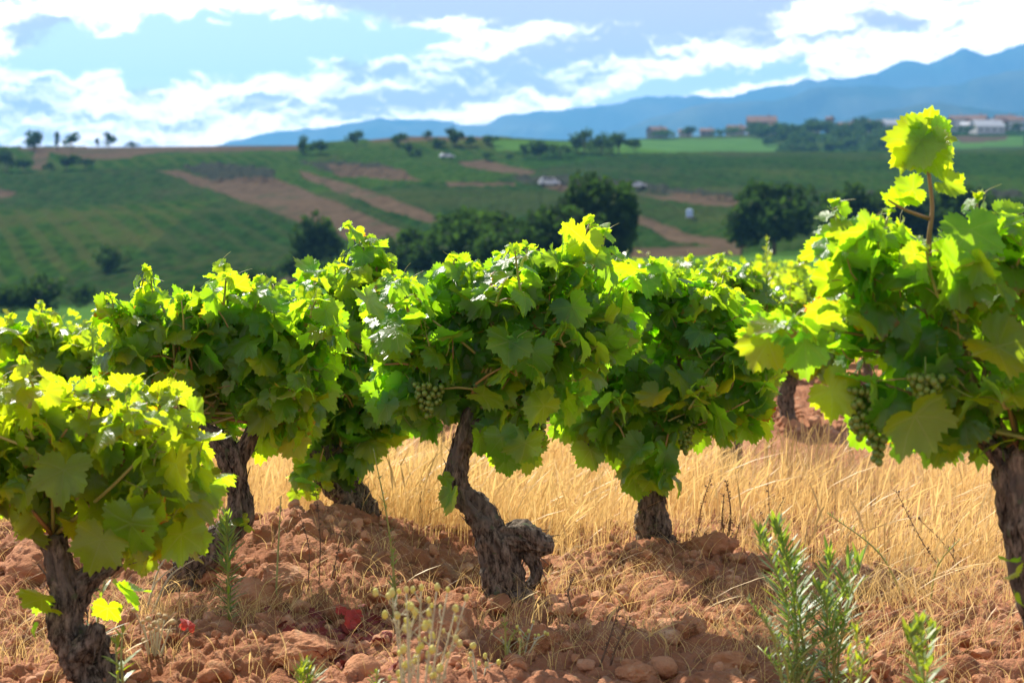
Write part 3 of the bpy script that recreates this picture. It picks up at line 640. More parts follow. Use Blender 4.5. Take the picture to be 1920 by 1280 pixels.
vine('tall near grapevine at the right edge with green grape bunches and one shoot high above', 3.7,
     [[(2010,1320,50),(1972,1190,42),(1938,1080,38),(1918,980,42),(1908,900,44),(1912,850,36)], [(1905,870,30),(1925,845,34),(1990,830,30)], [(1895,880,26),(1850,828,14),(1828,800,11)]],
     [(1700,570,120,110),(1810,640,140,150),(1690,730,90,100),(1800,800,110,80),(1880,510,90,90),(1600,640,70,60),(1760,860,80,45),(1960,700,90,200),(1620,500,60,60),(1900,800,70,60,.15),(1560,690,55,45),(1480,650,60,35),(1990,500,80,110),(1650,800,40,60)],
     [(((1600,560),(1580,480),(1562,385)),14,.85), (((1640,520),(1650,450),(1668,400)),6,.6,1.1), (((1830,520),(1835,450),(1832,375)),10,.9), (((1890,520),(1870,470),(1850,410)),8,.9)],
     138, 4.2, canes=[[(1762,580,6),(1742,470,5),(1748,390,4),(1741,320,3.5),(1736,250,2.5)], [(1850,828,11),(1795,745,9),(1740,670,6),(1690,600,4)], [(1830,800,5),(1740,775,4),(1640,775,3)], [(1742,410,4),(1700,395,3),(1665,375,2)]],
     grp=[(1612,775,62,95,-.1),(1645,840,34,60,-.1),(1800,565,70,70,-.33),(1735,735,60,60,-.3),], suckers=[(1902,1085,16,26,52,-.1),(1915,1122,14,10,40,-.1)], yellow=.25, red=.05,
     singles=[(1742,275,.1,.3,.1,-1,120,-.05,.3),(1728,262,-.5,.4,-.8,-.7,135,-.05,.75),(1748,258,.5,.4,.6,-.7,130,-.03,.3),(1738,245,-.2,.5,.0,1,70,.02,.9),(1752,275,.7,.2,.7,-1,115,0,.8),(1735,250,.0,.6,-.8,.4,110,.03,.5),(1740,222,.0,.3,0,1,48,0,1.),(1712,275,-.8,.4,-.6,-1,110,0,.9),(1745,250,.2,.5,.8,.4,105,.03,.6),(1720,290,-.2,.3,-.5,-1,100,.04,.6),
              (1775,345,.4,.3,.7,-.5,80,0,.5),(1712,355,-.4,.3,-.6,-.7,85,0,.4),(1690,375,.2,-.6,.1,1,85,0,.4),(1800,500,.1,.2,.1,-1,170,-.3,.2),(1440,640,-.2,.3,-.3,-1,130,-.2,.85),(1510,640,.1,.4,.1,-1,140,-.22,.15),(1560,730,.1,.3,.1,-1,120,-.1,.9),(1715,780,-.2,.3,.3,-1,150,-.3,.3),(1820,430,-.1,.3,.2,-1,150,-.2,.2),(1870,650,.5,1.,.6,-.6,180,-.3,.6)])
# ------------------------------------------------------------------ second-row vines seen between and above the front ones
vine('grapevine behind the near left one, its low crown topped by a small tuft', 7.3, [[(70,950,32),(75,900,28),(80,850,24)]],
     [(80,690,110,75),(30,760,100,90),(180,715,90,75),(200,790,80,80),(50,655,50,50),(150,680,70,45),(270,690,60,60)], [(((85,640),(75,600),(80,572)),9,.9), (((20,640),(15,610),(20,595)),8,.8)], 68, 5, yellow=.75, group='second row vines')
vine('small dark trunked grapevine in the dry grass behind the central vine', 8.9, [[(822,870,24),(818,840,20),(815,800,18)]],
     [(800,700,130,80),(820,620,110,70),(760,640,60,60)], [(((800,580),(815,550),(825,535)),9,.9)], 56, 4.5, hi=False, yellow=.4, group='second row vines')
vine('rear grapevine above the right shoulder of the upright-trunked one', 8.3, [[(1370,880,24),(1372,830,20),(1375,780,18)]],
     [(1390,610,80,80),(1340,560,60,60),(1420,640,70,90),(1400,540,50,40),(1300,590,60,60)], [(((1360,540),(1345,505),(1355,482)),10,.9), (((1410,540),(1405,515),(1410,500)),8,.9)], 58, 5, hi=True, yellow=.4, group='second row vines')
vine('distant grapevine whose trunk stands on the bare red bank', 10.8, [[(1478,792,19),(1474,750,15),(1482,705,14)]],
     [(1480,620,110,80),(1540,580,80,70),(1430,600,60,60),(1560,660,50,50)], [(((1500,560),(1495,520),(1500,490)),9,.9)], 48, 4.5, hi=False, yellow=.45, group='second row vines')
# background bush vines: four kinds, copied
protos = []
def far_vine(seed):
    e = empty('grapevine', (0, 0, 0), 'small leafy grapevine in the blurred rows behind the front vines', 'grapevine', 'vines of the back rows')
    mt = MB(); tube(mt, [(0, 0, -.05), (.02, 0, .12), (-.02, .01, .26), (.01, 0, .36)], [.05, .04, .035, .03], 12, .03, bark=.8, seed=seed); mt.build('trunk', M_BARK, e, smooth=True)
    ml = MB()
    for k in range(7):
        a = rng.random()*6.28; c = np.array([math.cos(a)*.22, math.sin(a)*.22, rng.uniform(.48, .68)]) if k else np.array([0, 0, .6]); n = 75
        d = nrm(rng.normal(size=(n, 3))); pos = c+d*np.array([.26, .26, .22])*(rng.random(n)**.4)[:, None]
        nor = nrm(d*.8+np.array([0, 0, .5])+rng.normal(0, .45, (n, 3))); tip = d*.4+np.array([0, 0, -1.])+rng.normal(0, .4, (n, 3))
        leaves(ml, pos, nor, tip, .075*rng.uniform(.6, 1.2, n), leafcol(n, .5, .05), False)
    for k in range(6):
        a = rng.random()*6.28; h_ = rng.uniform(.88, 1.08); x0 = math.cos(a)*.18; y0 = math.sin(a)*.18
        for i in range(9):
            f = i/8; q = np.array([x0*(1+f*.6), y0*(1+f*.6), .6+(h_-.6)*f])+rng.normal(0, .03, 3); leaves(ml, q[None], rng.normal(size=(1, 3))+np.array([[0, 0, .8]]), rng.normal(size=(1, 3)), np.array([.075*(1-.5*f)]), leafcol(1, .6, .03), False)
    ml.build('foliage', M_LEAF_FAR, e, smooth=True); return e
protos = [far_vine(s) for s in (1, 2, 3, 4)]
def copy_tree(o):
    c = o.copy(); COL.objects.link(c)
    for ch in o.children:
        d = ch.copy(); COL.objects.link(d); d.parent = c
    return c
spots = []
for Yv, x0, x1, st in ((9.3, -60, 640, 250), (11.2, -40, 700, 190), (13.2, -60, 760, 175), (15.5, 0, 860, 150), (18.5, 50, 900, 140), (22, 100, 980, 130)):
    x = x0+rng.uniform(0, 40)
    while x < x1: spots.append((x, Yv+rng.normal(0, .25), .78+.12*float(sstep(500, 900, x)))); x += st*rng.uniform(.85, 1.15)
for Yv, x0, x1, st in ((12.6, 1130, 2000, 190), (14.6, 1060, 2000, 170), (16.8, 1040, 1980, 155), (19.5, 1020, 1980, 135), (22.5, 1200, 2000, 120)):
    x = x0+rng.uniform(0, 40)
    while x < x1: spots.append((x, Yv+rng.normal(0, .25), .96)); x += st*rng.uniform(.85, 1.15)
for i, (px, Yv, s) in enumerate(spots):
    e = protos[i] if i < 4 else copy_tree(protos[i % 4])
    x = U(px)*Yv; e.location = (x, Yv, H(x, Yv)); e.rotation_euler[2] = rng.random()*6.28; s *= rng.uniform(.9, 1.08)*(1 if px < 1350 else 1.02); e.scale = (s, s, s)

# ------------------------------------------------------------------ dry grass, straw, crumbs
def ribbons(mb, base, dirv, length, width, bend, col, segs=4, head=None):
    n = len(base); up = np.array([0, 0, 1.]); side = nrm(np.cross(dirv, up)+1e-6)
    ang = rng.random(n)*3.14; side = nrm(side*np.cos(ang)[:, None]+nrm(dirv)*np.sin(ang)[:, None])
    V = np.zeros((n, 2*segs+1, 3))
    for k in range(segs+1):
        f = k/segs; cpt = base+up*(length*(f-.25*bend*f*f))[:, None]+dirv*(length*bend*f*f)[:, None]
        w = width*(1-f)**.6 if head is None else width*np.where(head & (f > .55), 3.2*(1-abs(f-.78)/.35*.6), (1-f)**.6)
        if k < segs: V[:, 2*k] = cpt-side*w[:, None]/2; V[:, 2*k+1] = cpt+side*w[:, None]/2
        else: V[:, 2*segs] = cpt
    T = []
    for k in range(segs-1): T += [[2*k, 2*k+1, 2*k+3], [2*k, 2*k+3, 2*k+2]]
    T.append([2*segs-2, 2*segs-1, 2*segs]); T = np.array(T)
    TT = (T[None]+(np.arange(n)*(2*segs+1))[:, None, None]).reshape(-1, 3)
    mb.add(V.reshape(-1, 3), TT, col=np.repeat(col[:, None], 2*segs+1, 1).reshape(-1, 3))
def grass():
    n = 95000; Yb = rng.uniform(5.3, 9., n); x = rng.uniform(-.37, .37, n)*Yb; px = 960+F*x/Yb
    lim = np.interp(px, [0, 350, 560, 700, 900, 1060, 1200, 1330, 1500, 1700, 1920], [6.8, 6.75, 6.7, 6.45, 6.35, 6.05, 6.25, 6.25, 5.75, 5.6, 5.6])+.2*fbm(x*2, Yb*2, s=12)
    d = fbm(x*1.4, Yb*1.4, s=14, oct=3); keep = (Yb > lim)&(Yb < 8.2+.35*d)&(rng.random(n) < .62+.75*d)
    keep |= (Yb > lim-.25)&(Yb < lim)&(rng.random(n) < .25)
    x, Yb, px, d = x[keep], Yb[keep], px[keep], d[keep]; n = len(x); z = near(x, Yb, False)-.02
    wind = np.array([.75, -.2, 0]); a = rng.random(n)*6.28; dv = np.stack([np.cos(a), np.sin(a), 0*a], 1)*.75+wind*.55
    ln = rng.uniform(.10, .30, n)*(1+.4*d)*(1+.35*fbm(x*6, Yb*6, s=15, oct=2))*np.where(rng.random(n) < .3, .6, 1); col = np.stack([rng.random(n), np.clip(rng.normal(.5, .35, n)+.5*d, 0, 1), 0*ln], 1)
    mb = MB(); ribbons(mb, np.stack([x, Yb, z], 1), dv, ln, rng.uniform(.0014, .0030, n), rng.uniform(.1, .75, n), col, 4, rng.random(n) < .22)
    j = rng.choice(n, 2600, replace=False); cj = col[j]*np.array([1, .3, 1])        # taller seed stems and bent-over ones
    ribbons(mb, np.stack([x, Yb, z], 1)[j], dv[j]*rng.uniform(.5, 1.3, (2600, 1)), rng.uniform(.22, .40, 2600), rng.uniform(.0016, .003, 2600), rng.uniform(.1, 1.2, 2600), cj, 5, rng.random(2600) < .6)
    tag(mb.build('dry_grass', M_STRAW), 'tall golden dry grass growing between the vine rows', 'grass', kind='stuff')
grass()
def straw():
    n = 7500; Yb = rng.uniform(3.6, 6.6, n); x = rng.uniform(-.36, .36, n)*Yb; d = fbm(x*2.2, Yb*2.2, s=18, oct=2); px = 960+F*x/Yb
    keep = rng.random(n) < .30+.7*d+.25*sstep(1000, 1600, px)+.15*(px < 330); x, Yb, d = x[keep], Yb[keep], d[keep]; n = len(x); mb = MB()
    a = rng.random(n)*6.28; dv = np.stack([np.cos(a), np.sin(a)*.7, 0*a], 1)*rng.uniform(.8, 1.6, (n, 1))
    col = np.stack([rng.random(n), rng.random(n), 0*a], 1)
    ribbons(mb, np.stack([x, Yb, near(x, Yb, False)-.005], 1), dv, rng.uniform(.04, .16, n), rng.uniform(.001, .0026, n), rng.uniform(.5, 1.25, n), col, 5)
    # tufts of dry grass at chosen places
    for (px, py, k, ln) in [(930,1120,90,.13),(1125,1120,240,.13),(1060,1060,120,.10),(1600,1140,260,.17),(1700,1150,260,.2),(1870,1150,200,.2),(1780,1220,160,.16),(400,1160,160,.12),(330,1110,120,.1),(60,1240,160,.14),(300,1140,160,.10),
                            (700,1060,80,.1),(620,1130,120,.08),(1440,1200,160,.12),(1180,1230,160,.1),(1030,1180,140,.1),(20,1190,120,.12),(480,1140,120,.08),(1540,1240,160,.14),(370,1260,100,.1),(900,1250,80,.08),(1340,1130,90,.1)]:
        Y0 = EYE*F/(py-HOR); c = np.array([U(px)*Y0, Y0]); q = c+rng.normal(0, .13, (k, 2))*np.array([1.3, .7]); a = rng.random(k)*6.28
        dv = np.stack([np.cos(a), np.sin(a)*.7, 0*a], 1)*1.1+np.array([.3, 0, 0]); col = np.stack([rng.random(k), rng.random(k), 0*a], 1)
        ribbons(mb, np.stack([q[:, 0], q[:, 1], near(q[:, 0], q[:, 1], False)-.01], 1), dv, rng.uniform(.5, 1.3, k)*ln, rng.uniform(.001, .0024, k), rng.uniform(.2, 1.3, k), col, 5, rng.random(k) < .12)
    tag(mb.build('straw_litter', M_STRAW), 'loose straw and dead grass strewn over the red soil', 'straw', kind='stuff')
straw()
def clod_shape(seed, sub=3):
    V, T = ico(sub); q = V*1.; sh = np.array([1, rng.uniform(.7, 1), rng.uniform(.55, .85)])
    n = fbm(V[:, 0]*1.1+seed, V[:, 1]*1.1, V[:, 2]*1.1, 3, seed); d = nrm(rng.normal(size=(9, 3)))
    q = q*(1+.28*n)[:, None]
    for k in range(9):
        o = q@d[k]; lim = rng.uniform(.62, .85); q = q-np.maximum(o-lim, 0)[:, None]*d[k]*.85
    q = q*(1+.10*np.abs(fbm(V[:, 0]*2.6, V[:, 1]*2.6+seed, V[:, 2]*2.6, 3, seed+2))+.07*fbm(V[:, 0]*7, V[:, 1]*7, V[:, 2]*7+seed, 3, seed+4))[:, None]
    return q*sh, T
CL = [clod_shape(i) for i in range(14)]; CLB = [clod_shape(i+70, 5) for i in range(8)]; CLs = [clod_shape(i+30, 2) for i in range(10)]
def rotm(n):
    a = nrm(rng.normal(size=(n, 3))); b = nrm(np.cross(a, rng.normal(size=(n, 3)))); return a, b, np.cross(a, b)
def crumbs():
    mb = MB(); n = 11000; Yb = rng.uniform(3.6, 6.9, n); x = rng.uniform(-.36, .36, n)*Yb
    k = rng.random(n) < .45+.6*fbm(x*2.5, Yb*2.5, s=44, oct=2); x, Yb = x[k], Yb[k]
    z = near(x, Yb, True); s = .004+.024*rng.random(len(x))**3.5
    sel = rng.integers(len(CLs), size=len(x))
    for i, (tv, tt) in enumerate(CLs):
        j = sel == i; c = int(j.sum()); A, B, C = rotm(c); inst(mb, tv, tt, np.stack([x[j], Yb[j], z[j]+s[j]*.3], 1), A, B, C, s[j], np.zeros((c, 3)))
    n = 700; Yb = rng.uniform(10.2, 13, n); x = rng.uniform(-.05, .3, n)*Yb; z = near(x, Yb); s = .02+.05*rng.random(n)**2; A, B, C = rotm(n)
    inst(mb, CLs[0][0], CLs[0][1], np.stack([x, Yb, z], 1), A, B, C, s, np.zeros((n, 3)))
    tag(mb.build('soil_crumbs', M_SOIL), 'small red earth crumbs and pebbles covering the ground', 'soil crumbs', kind='stuff')
crumbs()
def clod_obj(px, py, wpx, label, group=None, i=None, dz=.2):
    Y0 = EYE*F/(py-HOR); x = U(px)*Y0; s = wpx/2/(F/Y0); tv, tt = CL[rng.integers(14)] if wpx < 75 else CLB[rng.integers(8)]
    o = mesh('dirt_clod', tv*s, tt, M_SOIL, smooth=True); o.location = (x, Y0, H(x, Y0)+s*dz+.01); o.rotation_euler = (rng.normal(0, .2), rng.normal(0, .2), rng.random()*6.28)
    return tag(o, label, 'clod', group)
for px, py, w, lb in [(1193,1086,44,'rounded pale clod standing up left of the clod heap by the upright trunk'), (1330,1060,92,'broad domed clod of earth beside the base of the upright trunk'), (1310,1110,62,'angular clod below the broad domed clod right of the upright trunk'),
                      (470,1130,120,'large dark domed lump of earth in front of the forked vine'), (560,1235,150,'big cracked clod of red earth left of the fallen red leaves'), (1190,1278,80,'round clod at the bottom edge below the tangle of straw'),
                      (720,1215,50,'small block of orange earth right of the fallen red leaves'), (830,1215,110,'large clod behind the yellow-budded plant'), (1290,1218,110,'flat pale slab of dry earth lying in the straw'), (1370,1262,120,'dark shaded mound of earth left of the green weeds'),
                      (1355,1135,48,'tilted small clod in the shade of the upright vine'), (1260,1120,40,'small clod between straw and clod heap'), (60,1100,150,'wide low lump of earth behind the near left trunk'), (1010,1230,100,'clod right below the base of the crooked trunk'), (540,1100,110,'rough lump on the slope right of the dark domed lump')]:
    clod_obj(px, py, w, lb, dz=.05)
for i in range(150):
    py = 1000+290*rng.random()**.8; px = rng.uniform(-20, 1940)
    if py < 1050 and px > 1400: continue
    clod_obj(px, py, rng.uniform(16, 46)*(py-HOR)/660*(1.3 if rng.random() < .15 else 1), 'reddish dry clod lying loose on the vineyard soil', 'loose clods on the soil', dz=.15)

# ------------------------------------------------------------------ weeds
def weed(name, px, py, Y, stems, leafL, leafW, n, label, mat_=None, stemmat=None, lean=0, top_tuft=0, cat='weed', yl=.3, group=None):
    """stems: list of (tip px, tip py). Leaves narrow and lance-shaped, set spirally up each stem"""
    mat_ = mat_ or M_WEED; sc = F/Y; x = U(px)*Y; z = H(x, Y)-.01; org = np.array([x, Y, z]); e = empty(name, org, label, cat, group); ms, ml = MB(), MB()
    for (tx, ty) in stems:
        tip = P(tx, ty, Y+rng.normal(0, .04)); b = org+np.array([rng.normal(0, .01), rng.normal(0, .01), 0]); mid = b*.5+tip*.5+np.array([(b[0]-tip[0])*.18, rng.normal(0, .02), .02]); Lst = np.linalg.norm(tip-b)
        tube(ms, [b, mid, tip], [.0035, .0028, .0012], 5, .03, (.15, .0, 0)); p, _ = resample([b, mid, tip], [1, 1, 1], .005)
        k = int(n*Lst); f = np.sort(rng.random(k)**.8); q = p[(f*(len(p)-1)).astype(int)]; a = np.arange(k)*2.4+rng.normal(0, .3, k)
        up = .55+.9*f**2; d = nrm(np.stack([np.cos(a), np.sin(a), up], 1)); l = leafL*rng.uniform(.6, 1.1, k)*np.where(f > .9, .75, 1)*(.6+.7*np.sin(np.pi*np.clip(f, .1, .9)))
        if top_tuft: 
            j = top_tuft; q = np.vstack([q, np.repeat(p[-1:], j, 0)-rng.random((j, 1))*np.array([0, 0, .03])]); aa = rng.random(j)*6.28; d = np.vstack([d, nrm(np.stack([np.cos(aa)*.5, np.sin(aa)*.5, np.ones(j)], 1))]); l = np.concatenate([l, leafL*rng.uniform(.5, .9, j)]); k += j
        sd = nrm(np.cross(d, np.array([0, 0, 1.]))); nn = np.cross(sd, d); w = leafW*rng.uniform(.7, 1.1, k)
        tv = []
        for g in (0, .25, .55, .8, 1.): wv = [.25, .85, 1., .6, .0][[0, .25, .55, .8, 1.].index(g)]; tv.append((g, wv))
        V = np.zeros((k, 9, 3)); c_ = 0
        droop = rng.uniform(.0, .35, k)
        for g, wv in tv:
            cc = q+d*(l*g)[:, None]-np.array([0, 0, 1.])*(droop*l*g*g)[:, None]
            if g < 1: V[:, c_] = cc-sd*(w*wv/2)[:, None]; V[:, c_+1] = cc+sd*(w*wv/2)[:, None]; c_ += 2
            else: V[:, c_] = cc
        T = np.array([[0, 1, 3], [0, 3, 2], [2, 3, 5], [2, 5, 4], [4, 5, 7], [4, 7, 6], [6, 7, 8]]); TT = (T[None]+(np.arange(k)*9)[:, None, None]).reshape(-1, 3)
        ml.add(V.reshape(-1, 3), TT, col=np.repeat(np.stack([rng.random(k), np.clip(rng.normal(yl, .2, k), 0, 1), 0*a if not top_tuft else np.zeros(k)], 1)[:, None], 9, 1).reshape(-1, 3))
    ms.build('stem', stemmat or M_CANE, e, org, True); ml.build('leaves', mat_, e, org, False); return e
weed('tall_weed', 1500, 1275, 4.05, [(1425,1000),(1455,985),(1465,1010),(1490,1060)], .09, .0085, 170, 'tall green narrow-leaved weed clump standing highest right of the dead stalks', top_tuft=10)
weed('tall_weed', 1560, 1280, 4.0, [(1555,1040),(1590,1060),(1540,1100),(1610,1055)], .085, .008, 160, 'green narrow-leaved weed between the highest clump and the pale one', top_tuft=10)
weed('bushy_weed', 1480, 1285, 3.95, [(1400,1120),(1430,1150),(1520,1150),(1550,1180),(1450,1180),(1590,1170),(1480,1130),(1420,1210),(1570,1220),(1620,1160)], .03, .004, 260, 'low dark feathery weed at the feet of the tall green weeds', yl=.15)
weed('tall_weed', 1730, 1295, 3.5, [(1725,1165),(1705,1180),(1750,1175)], .06, .010, 190, 'bright blurred green weed sprout at the bottom right', top_tuft=12, yl=.6)
weed('tall_weed', 1610, 1300, 3.6, [(1605,1180),(1625,1200),(1590,1220)], .045, .006, 160, 'pale yellowish green weed in front of the tall weeds', top_tuft=6, yl=.9)
weed('thin_weed', 735, 1130, 5.0, [(700,840)], .028, .003, 110, 'single tall thin weed stem left of the crooked trunk', yl=.2)
weed('thin_weed', 745, 1140, 4.9, [(738,1030)], .032, .0045, 260, 'short leafy weed at the foot of the single tall thin stem', yl=.5)
weed('thin_weed', 515, 1120, 5.2, [(527,930)], .024, .003, 120, 'thin upright weed on the earth slope right of the forked trunk', yl=.2)
weed('tall_weed', 425, 1120, 4.9, [(425,970),(420,990)], .07, .0085, 260, 'bluish green leafy weed in front of the forked trunk base', top_tuft=14, yl=.35)
weed('tall_weed', 193, 1270, 4.4, [(198,1080)], .085, .009, 75, 'drooping long-leaved weed just right of the near left trunk', yl=.35)
weed('tall_weed', 225, 1290, 4.0, [(232,1170),(215,1190)], .06, .012, 60, 'pale green grassy weed right of the near left trunk base', yl=.9)
weed('weed_sprout', 572, 1298, 3.9, [(572,1245),(565,1255)], .05, .005, 600, 'bright green spiky sprout at the bottom edge', top_tuft=30, yl=.8)
weed('weed_sprout', 710, 1290, 3.9, [(708,1250)], .03, .006, 300, 'tiny green sprout left of the yellow-budded plant', yl=.7)
weed('thin_weed', 960, 1230, 4.35, [(945,1155),(975,1180),(990,1190)], .03, .003, 170, 'small green weed under the crooked trunk', yl=.7)
weed('thin_weed', 1700, 1130, 5.0, [(1550,960)], .03, .0025, 100, 'thin weed leaning diagonally over the dry grass', yl=.1)
weed('thin_weed', 1750, 1130, 5.0, [(1800,1010)], .03, .0025, 90, 'thin bluish weed leaning right over the dry grass', yl=.1)
weed('thin_weed', 1440, 880, 8.2, [(1438,450)], .05, .006, 190, 'tall solitary weed rising above the rear vines', top_tuft=12, yl=.5)
weed('thin_weed', 280, 1125, 5.2, [(355,1000),(380,1040),(330,1060)], .016, .002, 190, 'wispy pale weed below the forked trunk', M_STRAW, M_PALE)
# dead brown stalks
def stalks(px, py, Y, tips, label, r=.0022):
    x = U(px)*Y; org = np.array([x, Y, H(x, Y)-.01]); e = empty('dead_stalk', org, label, 'dead weed'); mb, mh = MB(), MB()
    for (tx, ty) in tips:
        tip = P(tx, ty, Y+rng.normal(0, .03)); b = org+np.array([(tip[0]-x)*.6*rng.random(), 0, 0]); mid = (b+tip)/2+rng.normal(0, .012, 3); tube(mb, [b, mid, tip], [r, r*.8, r*.4], 4, .03)
        p, _ = resample([b, mid, tip], [1, 1, 1], .006)
        for k in range(int(18*np.linalg.norm(tip-b)/.15)):
            q = p[rng.integers(len(p)//3, len(p))]; d = nrm(rng.normal(size=3)+np.array([0, 0, .5])); tube(mb, [q, q+d*rng.uniform(.005, .02)], [r*.5, r*.3], 3, 9, cap=False)
            if rng.random() < .5: mb.add(q+d*.008+ICO1[0]*rng.uniform(.0015, .004), ICO1[1])
    mb.build('stem', M_DRY, e, org)
stalks(1362, 1040, 6.05, [(1362,905),(1370,960),(1352,980),(1388,980),(1376,1000),(1345,1000),(1320,1000),(1358,925)], 'dark dead seed stalks in the dry grass right of the upright trunk', .0035)
stalks(1285, 1040, 6.1, [(1335,890),(1320,960),(1300,1000)], 'thin dead stalk leaning right beside the upright trunk', .002)
stalks(1830, 1100, 5.4, [(1790,1010),(1720,970),(1680,920)], 'thin dead branched stalk leaning left over the dry grass at right', .002)
stalks(1450, 1060, 6.1, [(1440,900),(1425,960),(1470,930)], 'thin dead stalks beside the tall green weeds', .0018)
stalks(600, 1100, 5.3, [(590,900),(560,960),(640,1000)], 'dry leaning stalks before the dark leaning trunk', .0018)
stalks(795, 1010, 6.6, [(792,900),(785,930),(805,880),(855,890)], 'thin dead stalks in the grass left of the crooked trunk', .002)
stalks(1075, 1170, 5.0, [(1075,1085)], 'short broken dead stalk right of the crooked trunk', .0035)
stalks(1115, 1260, 4.3, [(1160,1140),(1180,1160)], 'dead twig leaning right in the straw tangle', .003)
# plants with heads
def headed(name, px, py, Y, tips, label, rh, stemm, headm, branch=0, squash=1., cat='wild plant'):
    x = U(px)*Y; org = np.array([x, Y, H(x, Y)-.02]); e = empty(name, org, label, cat); mb = MB(); heads = []
    for (tx, ty) in tips:
        tip = P(tx, ty, Y+rng.normal(0, .03)); b = org+np.array([(tip[0]-x)*.25, 0, 0]); mid = (b+tip)/2+np.array([(tip[0]-x)*-.08, rng.normal(0, .01), 0]); tube(mb, [b, mid, tip], [.0028, .0024, .0014], 5, .03); heads.append(tip)
        for k in range(branch):
            f = rng.uniform(.45, .95); q = b*(1-f)**2+2*mid*f*(1-f)+tip*f*f; d = nrm(np.array([rng.normal(), rng.normal()*.6, 1.1])); t2 = q+d*rng.uniform(.02, .05); tube(mb, [q, (q+t2)/2+rng.normal(0, .003, 3), t2], [.0014, .0012, .001], 4, 9, cap=False); heads.append(t2)
            l = nrm(rng.normal(size=3)); tube(mb, [q, q+l*.015], [.0025, .0005], 3, 9, cap=False)
    mb.build('stem', stemm, e, org, True)
    for h_ in heads[:60]:
        mh = MB(); rr = rh*rng.uniform(.6, 1.15); V = ICO2[0]*np.array([rr, rr, rr*squash]); V = V*(1+.25*rng.random((len(V), 1))); mh.add(V+h_, ICO2[1]); mh.build('flower_head', headm, e, org)
headed('yellow_flower_plant', 775, 1300, 3.55, [(735,1110),(762,1105),(790,1100),(745,1150),(840,1105),(875,1120),(820,1100),(765,1135),(855,1140)], 'out-of-focus pale plant with small yellow buds at the bottom', .0056, M_PALE, M_YEL, 6, 1.4, 'flower')
headed('yellow_flower_plant', 900, 1300, 4.1, [(880,1235),(912,1245),(885,1210)], 'small yellow-budded plant right of the larger one', .005, M_PALE, M_YEL, 2, 1.4, 'flower')
headed('yellow_flower_plant', 975, 1225, 4.4, [(1000,1165),(1010,1190),(940,1195)], 'tiny budding plant below the crooked trunk', .004, M_PALE, M_YEL, 3, 1.2, 'flower')
headed('dry_flower_plant', 290, 1250, 4.4, [(252,1143),(268,1165),(278,1160),(290,1168),(298,1152),(310,1155),(282,1175),(324,1165),(294,1180),(318,1185),(300,1165),(270,1200)], 'cluster of dry pale round flower heads right of the near left vine', .0075, M_PALE, M_TAN, 0, .9, 'dried flower')
# fallen red leaves
for (px, py, lb, sz) in [(353,1218,'single bright red fallen leaf by the dry flower heads',.03),(662,1190,'bright red fallen leaf on top of the dark red heap',.03),(640,1172,'small red leaf at the left rim of the dark red heap',.022),(656,1206,'lowest bright red leaf of the dark red heap',.024),(672,1188,'small curled red leaf at the right of the heap',.022)]:
    Y0 = EYE*F/(py-HOR); x = U(px)*Y0; mb = MB(); z = H(x, Y0)+.05
    leaves(mb, np.array([[0, 0, 0.]]), np.array([[.2, -.8, .6]])+rng.normal(0, .3, (1, 3)), rng.normal(size=(1, 3)), np.array([sz]), np.array([[.5, .5, 0]]))
    o = mb.build('fallen_leaf', M_RED); o.location = (x, Y0, z); tag(o, lb, 'leaf')
mb = MB(); n = 130; q = np.array([(rng.normal(640, 55), rng.normal(1205, 28)) for _ in range(n)]); Y0 = EYE*F/(q[:, 1]-HOR); x = (q[:, 0]-960)/F*Y0
leaves(mb, np.stack([x, Y0, near(x, Y0, True)+.012], 1), rng.normal(0, .5, (n, 3))+np.array([0, -.3, .8]), rng.normal(size=(n, 3)), rng.uniform(.012, .028, n), np.stack([rng.random(n), rng.random(n), 0*x], 1))
M_DRED = plain('dried_red_leaf', (.13, .02, .016), (.24, .05, .035), .8, 30)
tag(mb.build('leaf_litter', M_DRED), 'heap of shrivelled dark red leaves on the soil', 'leaf litter', kind='stuff')

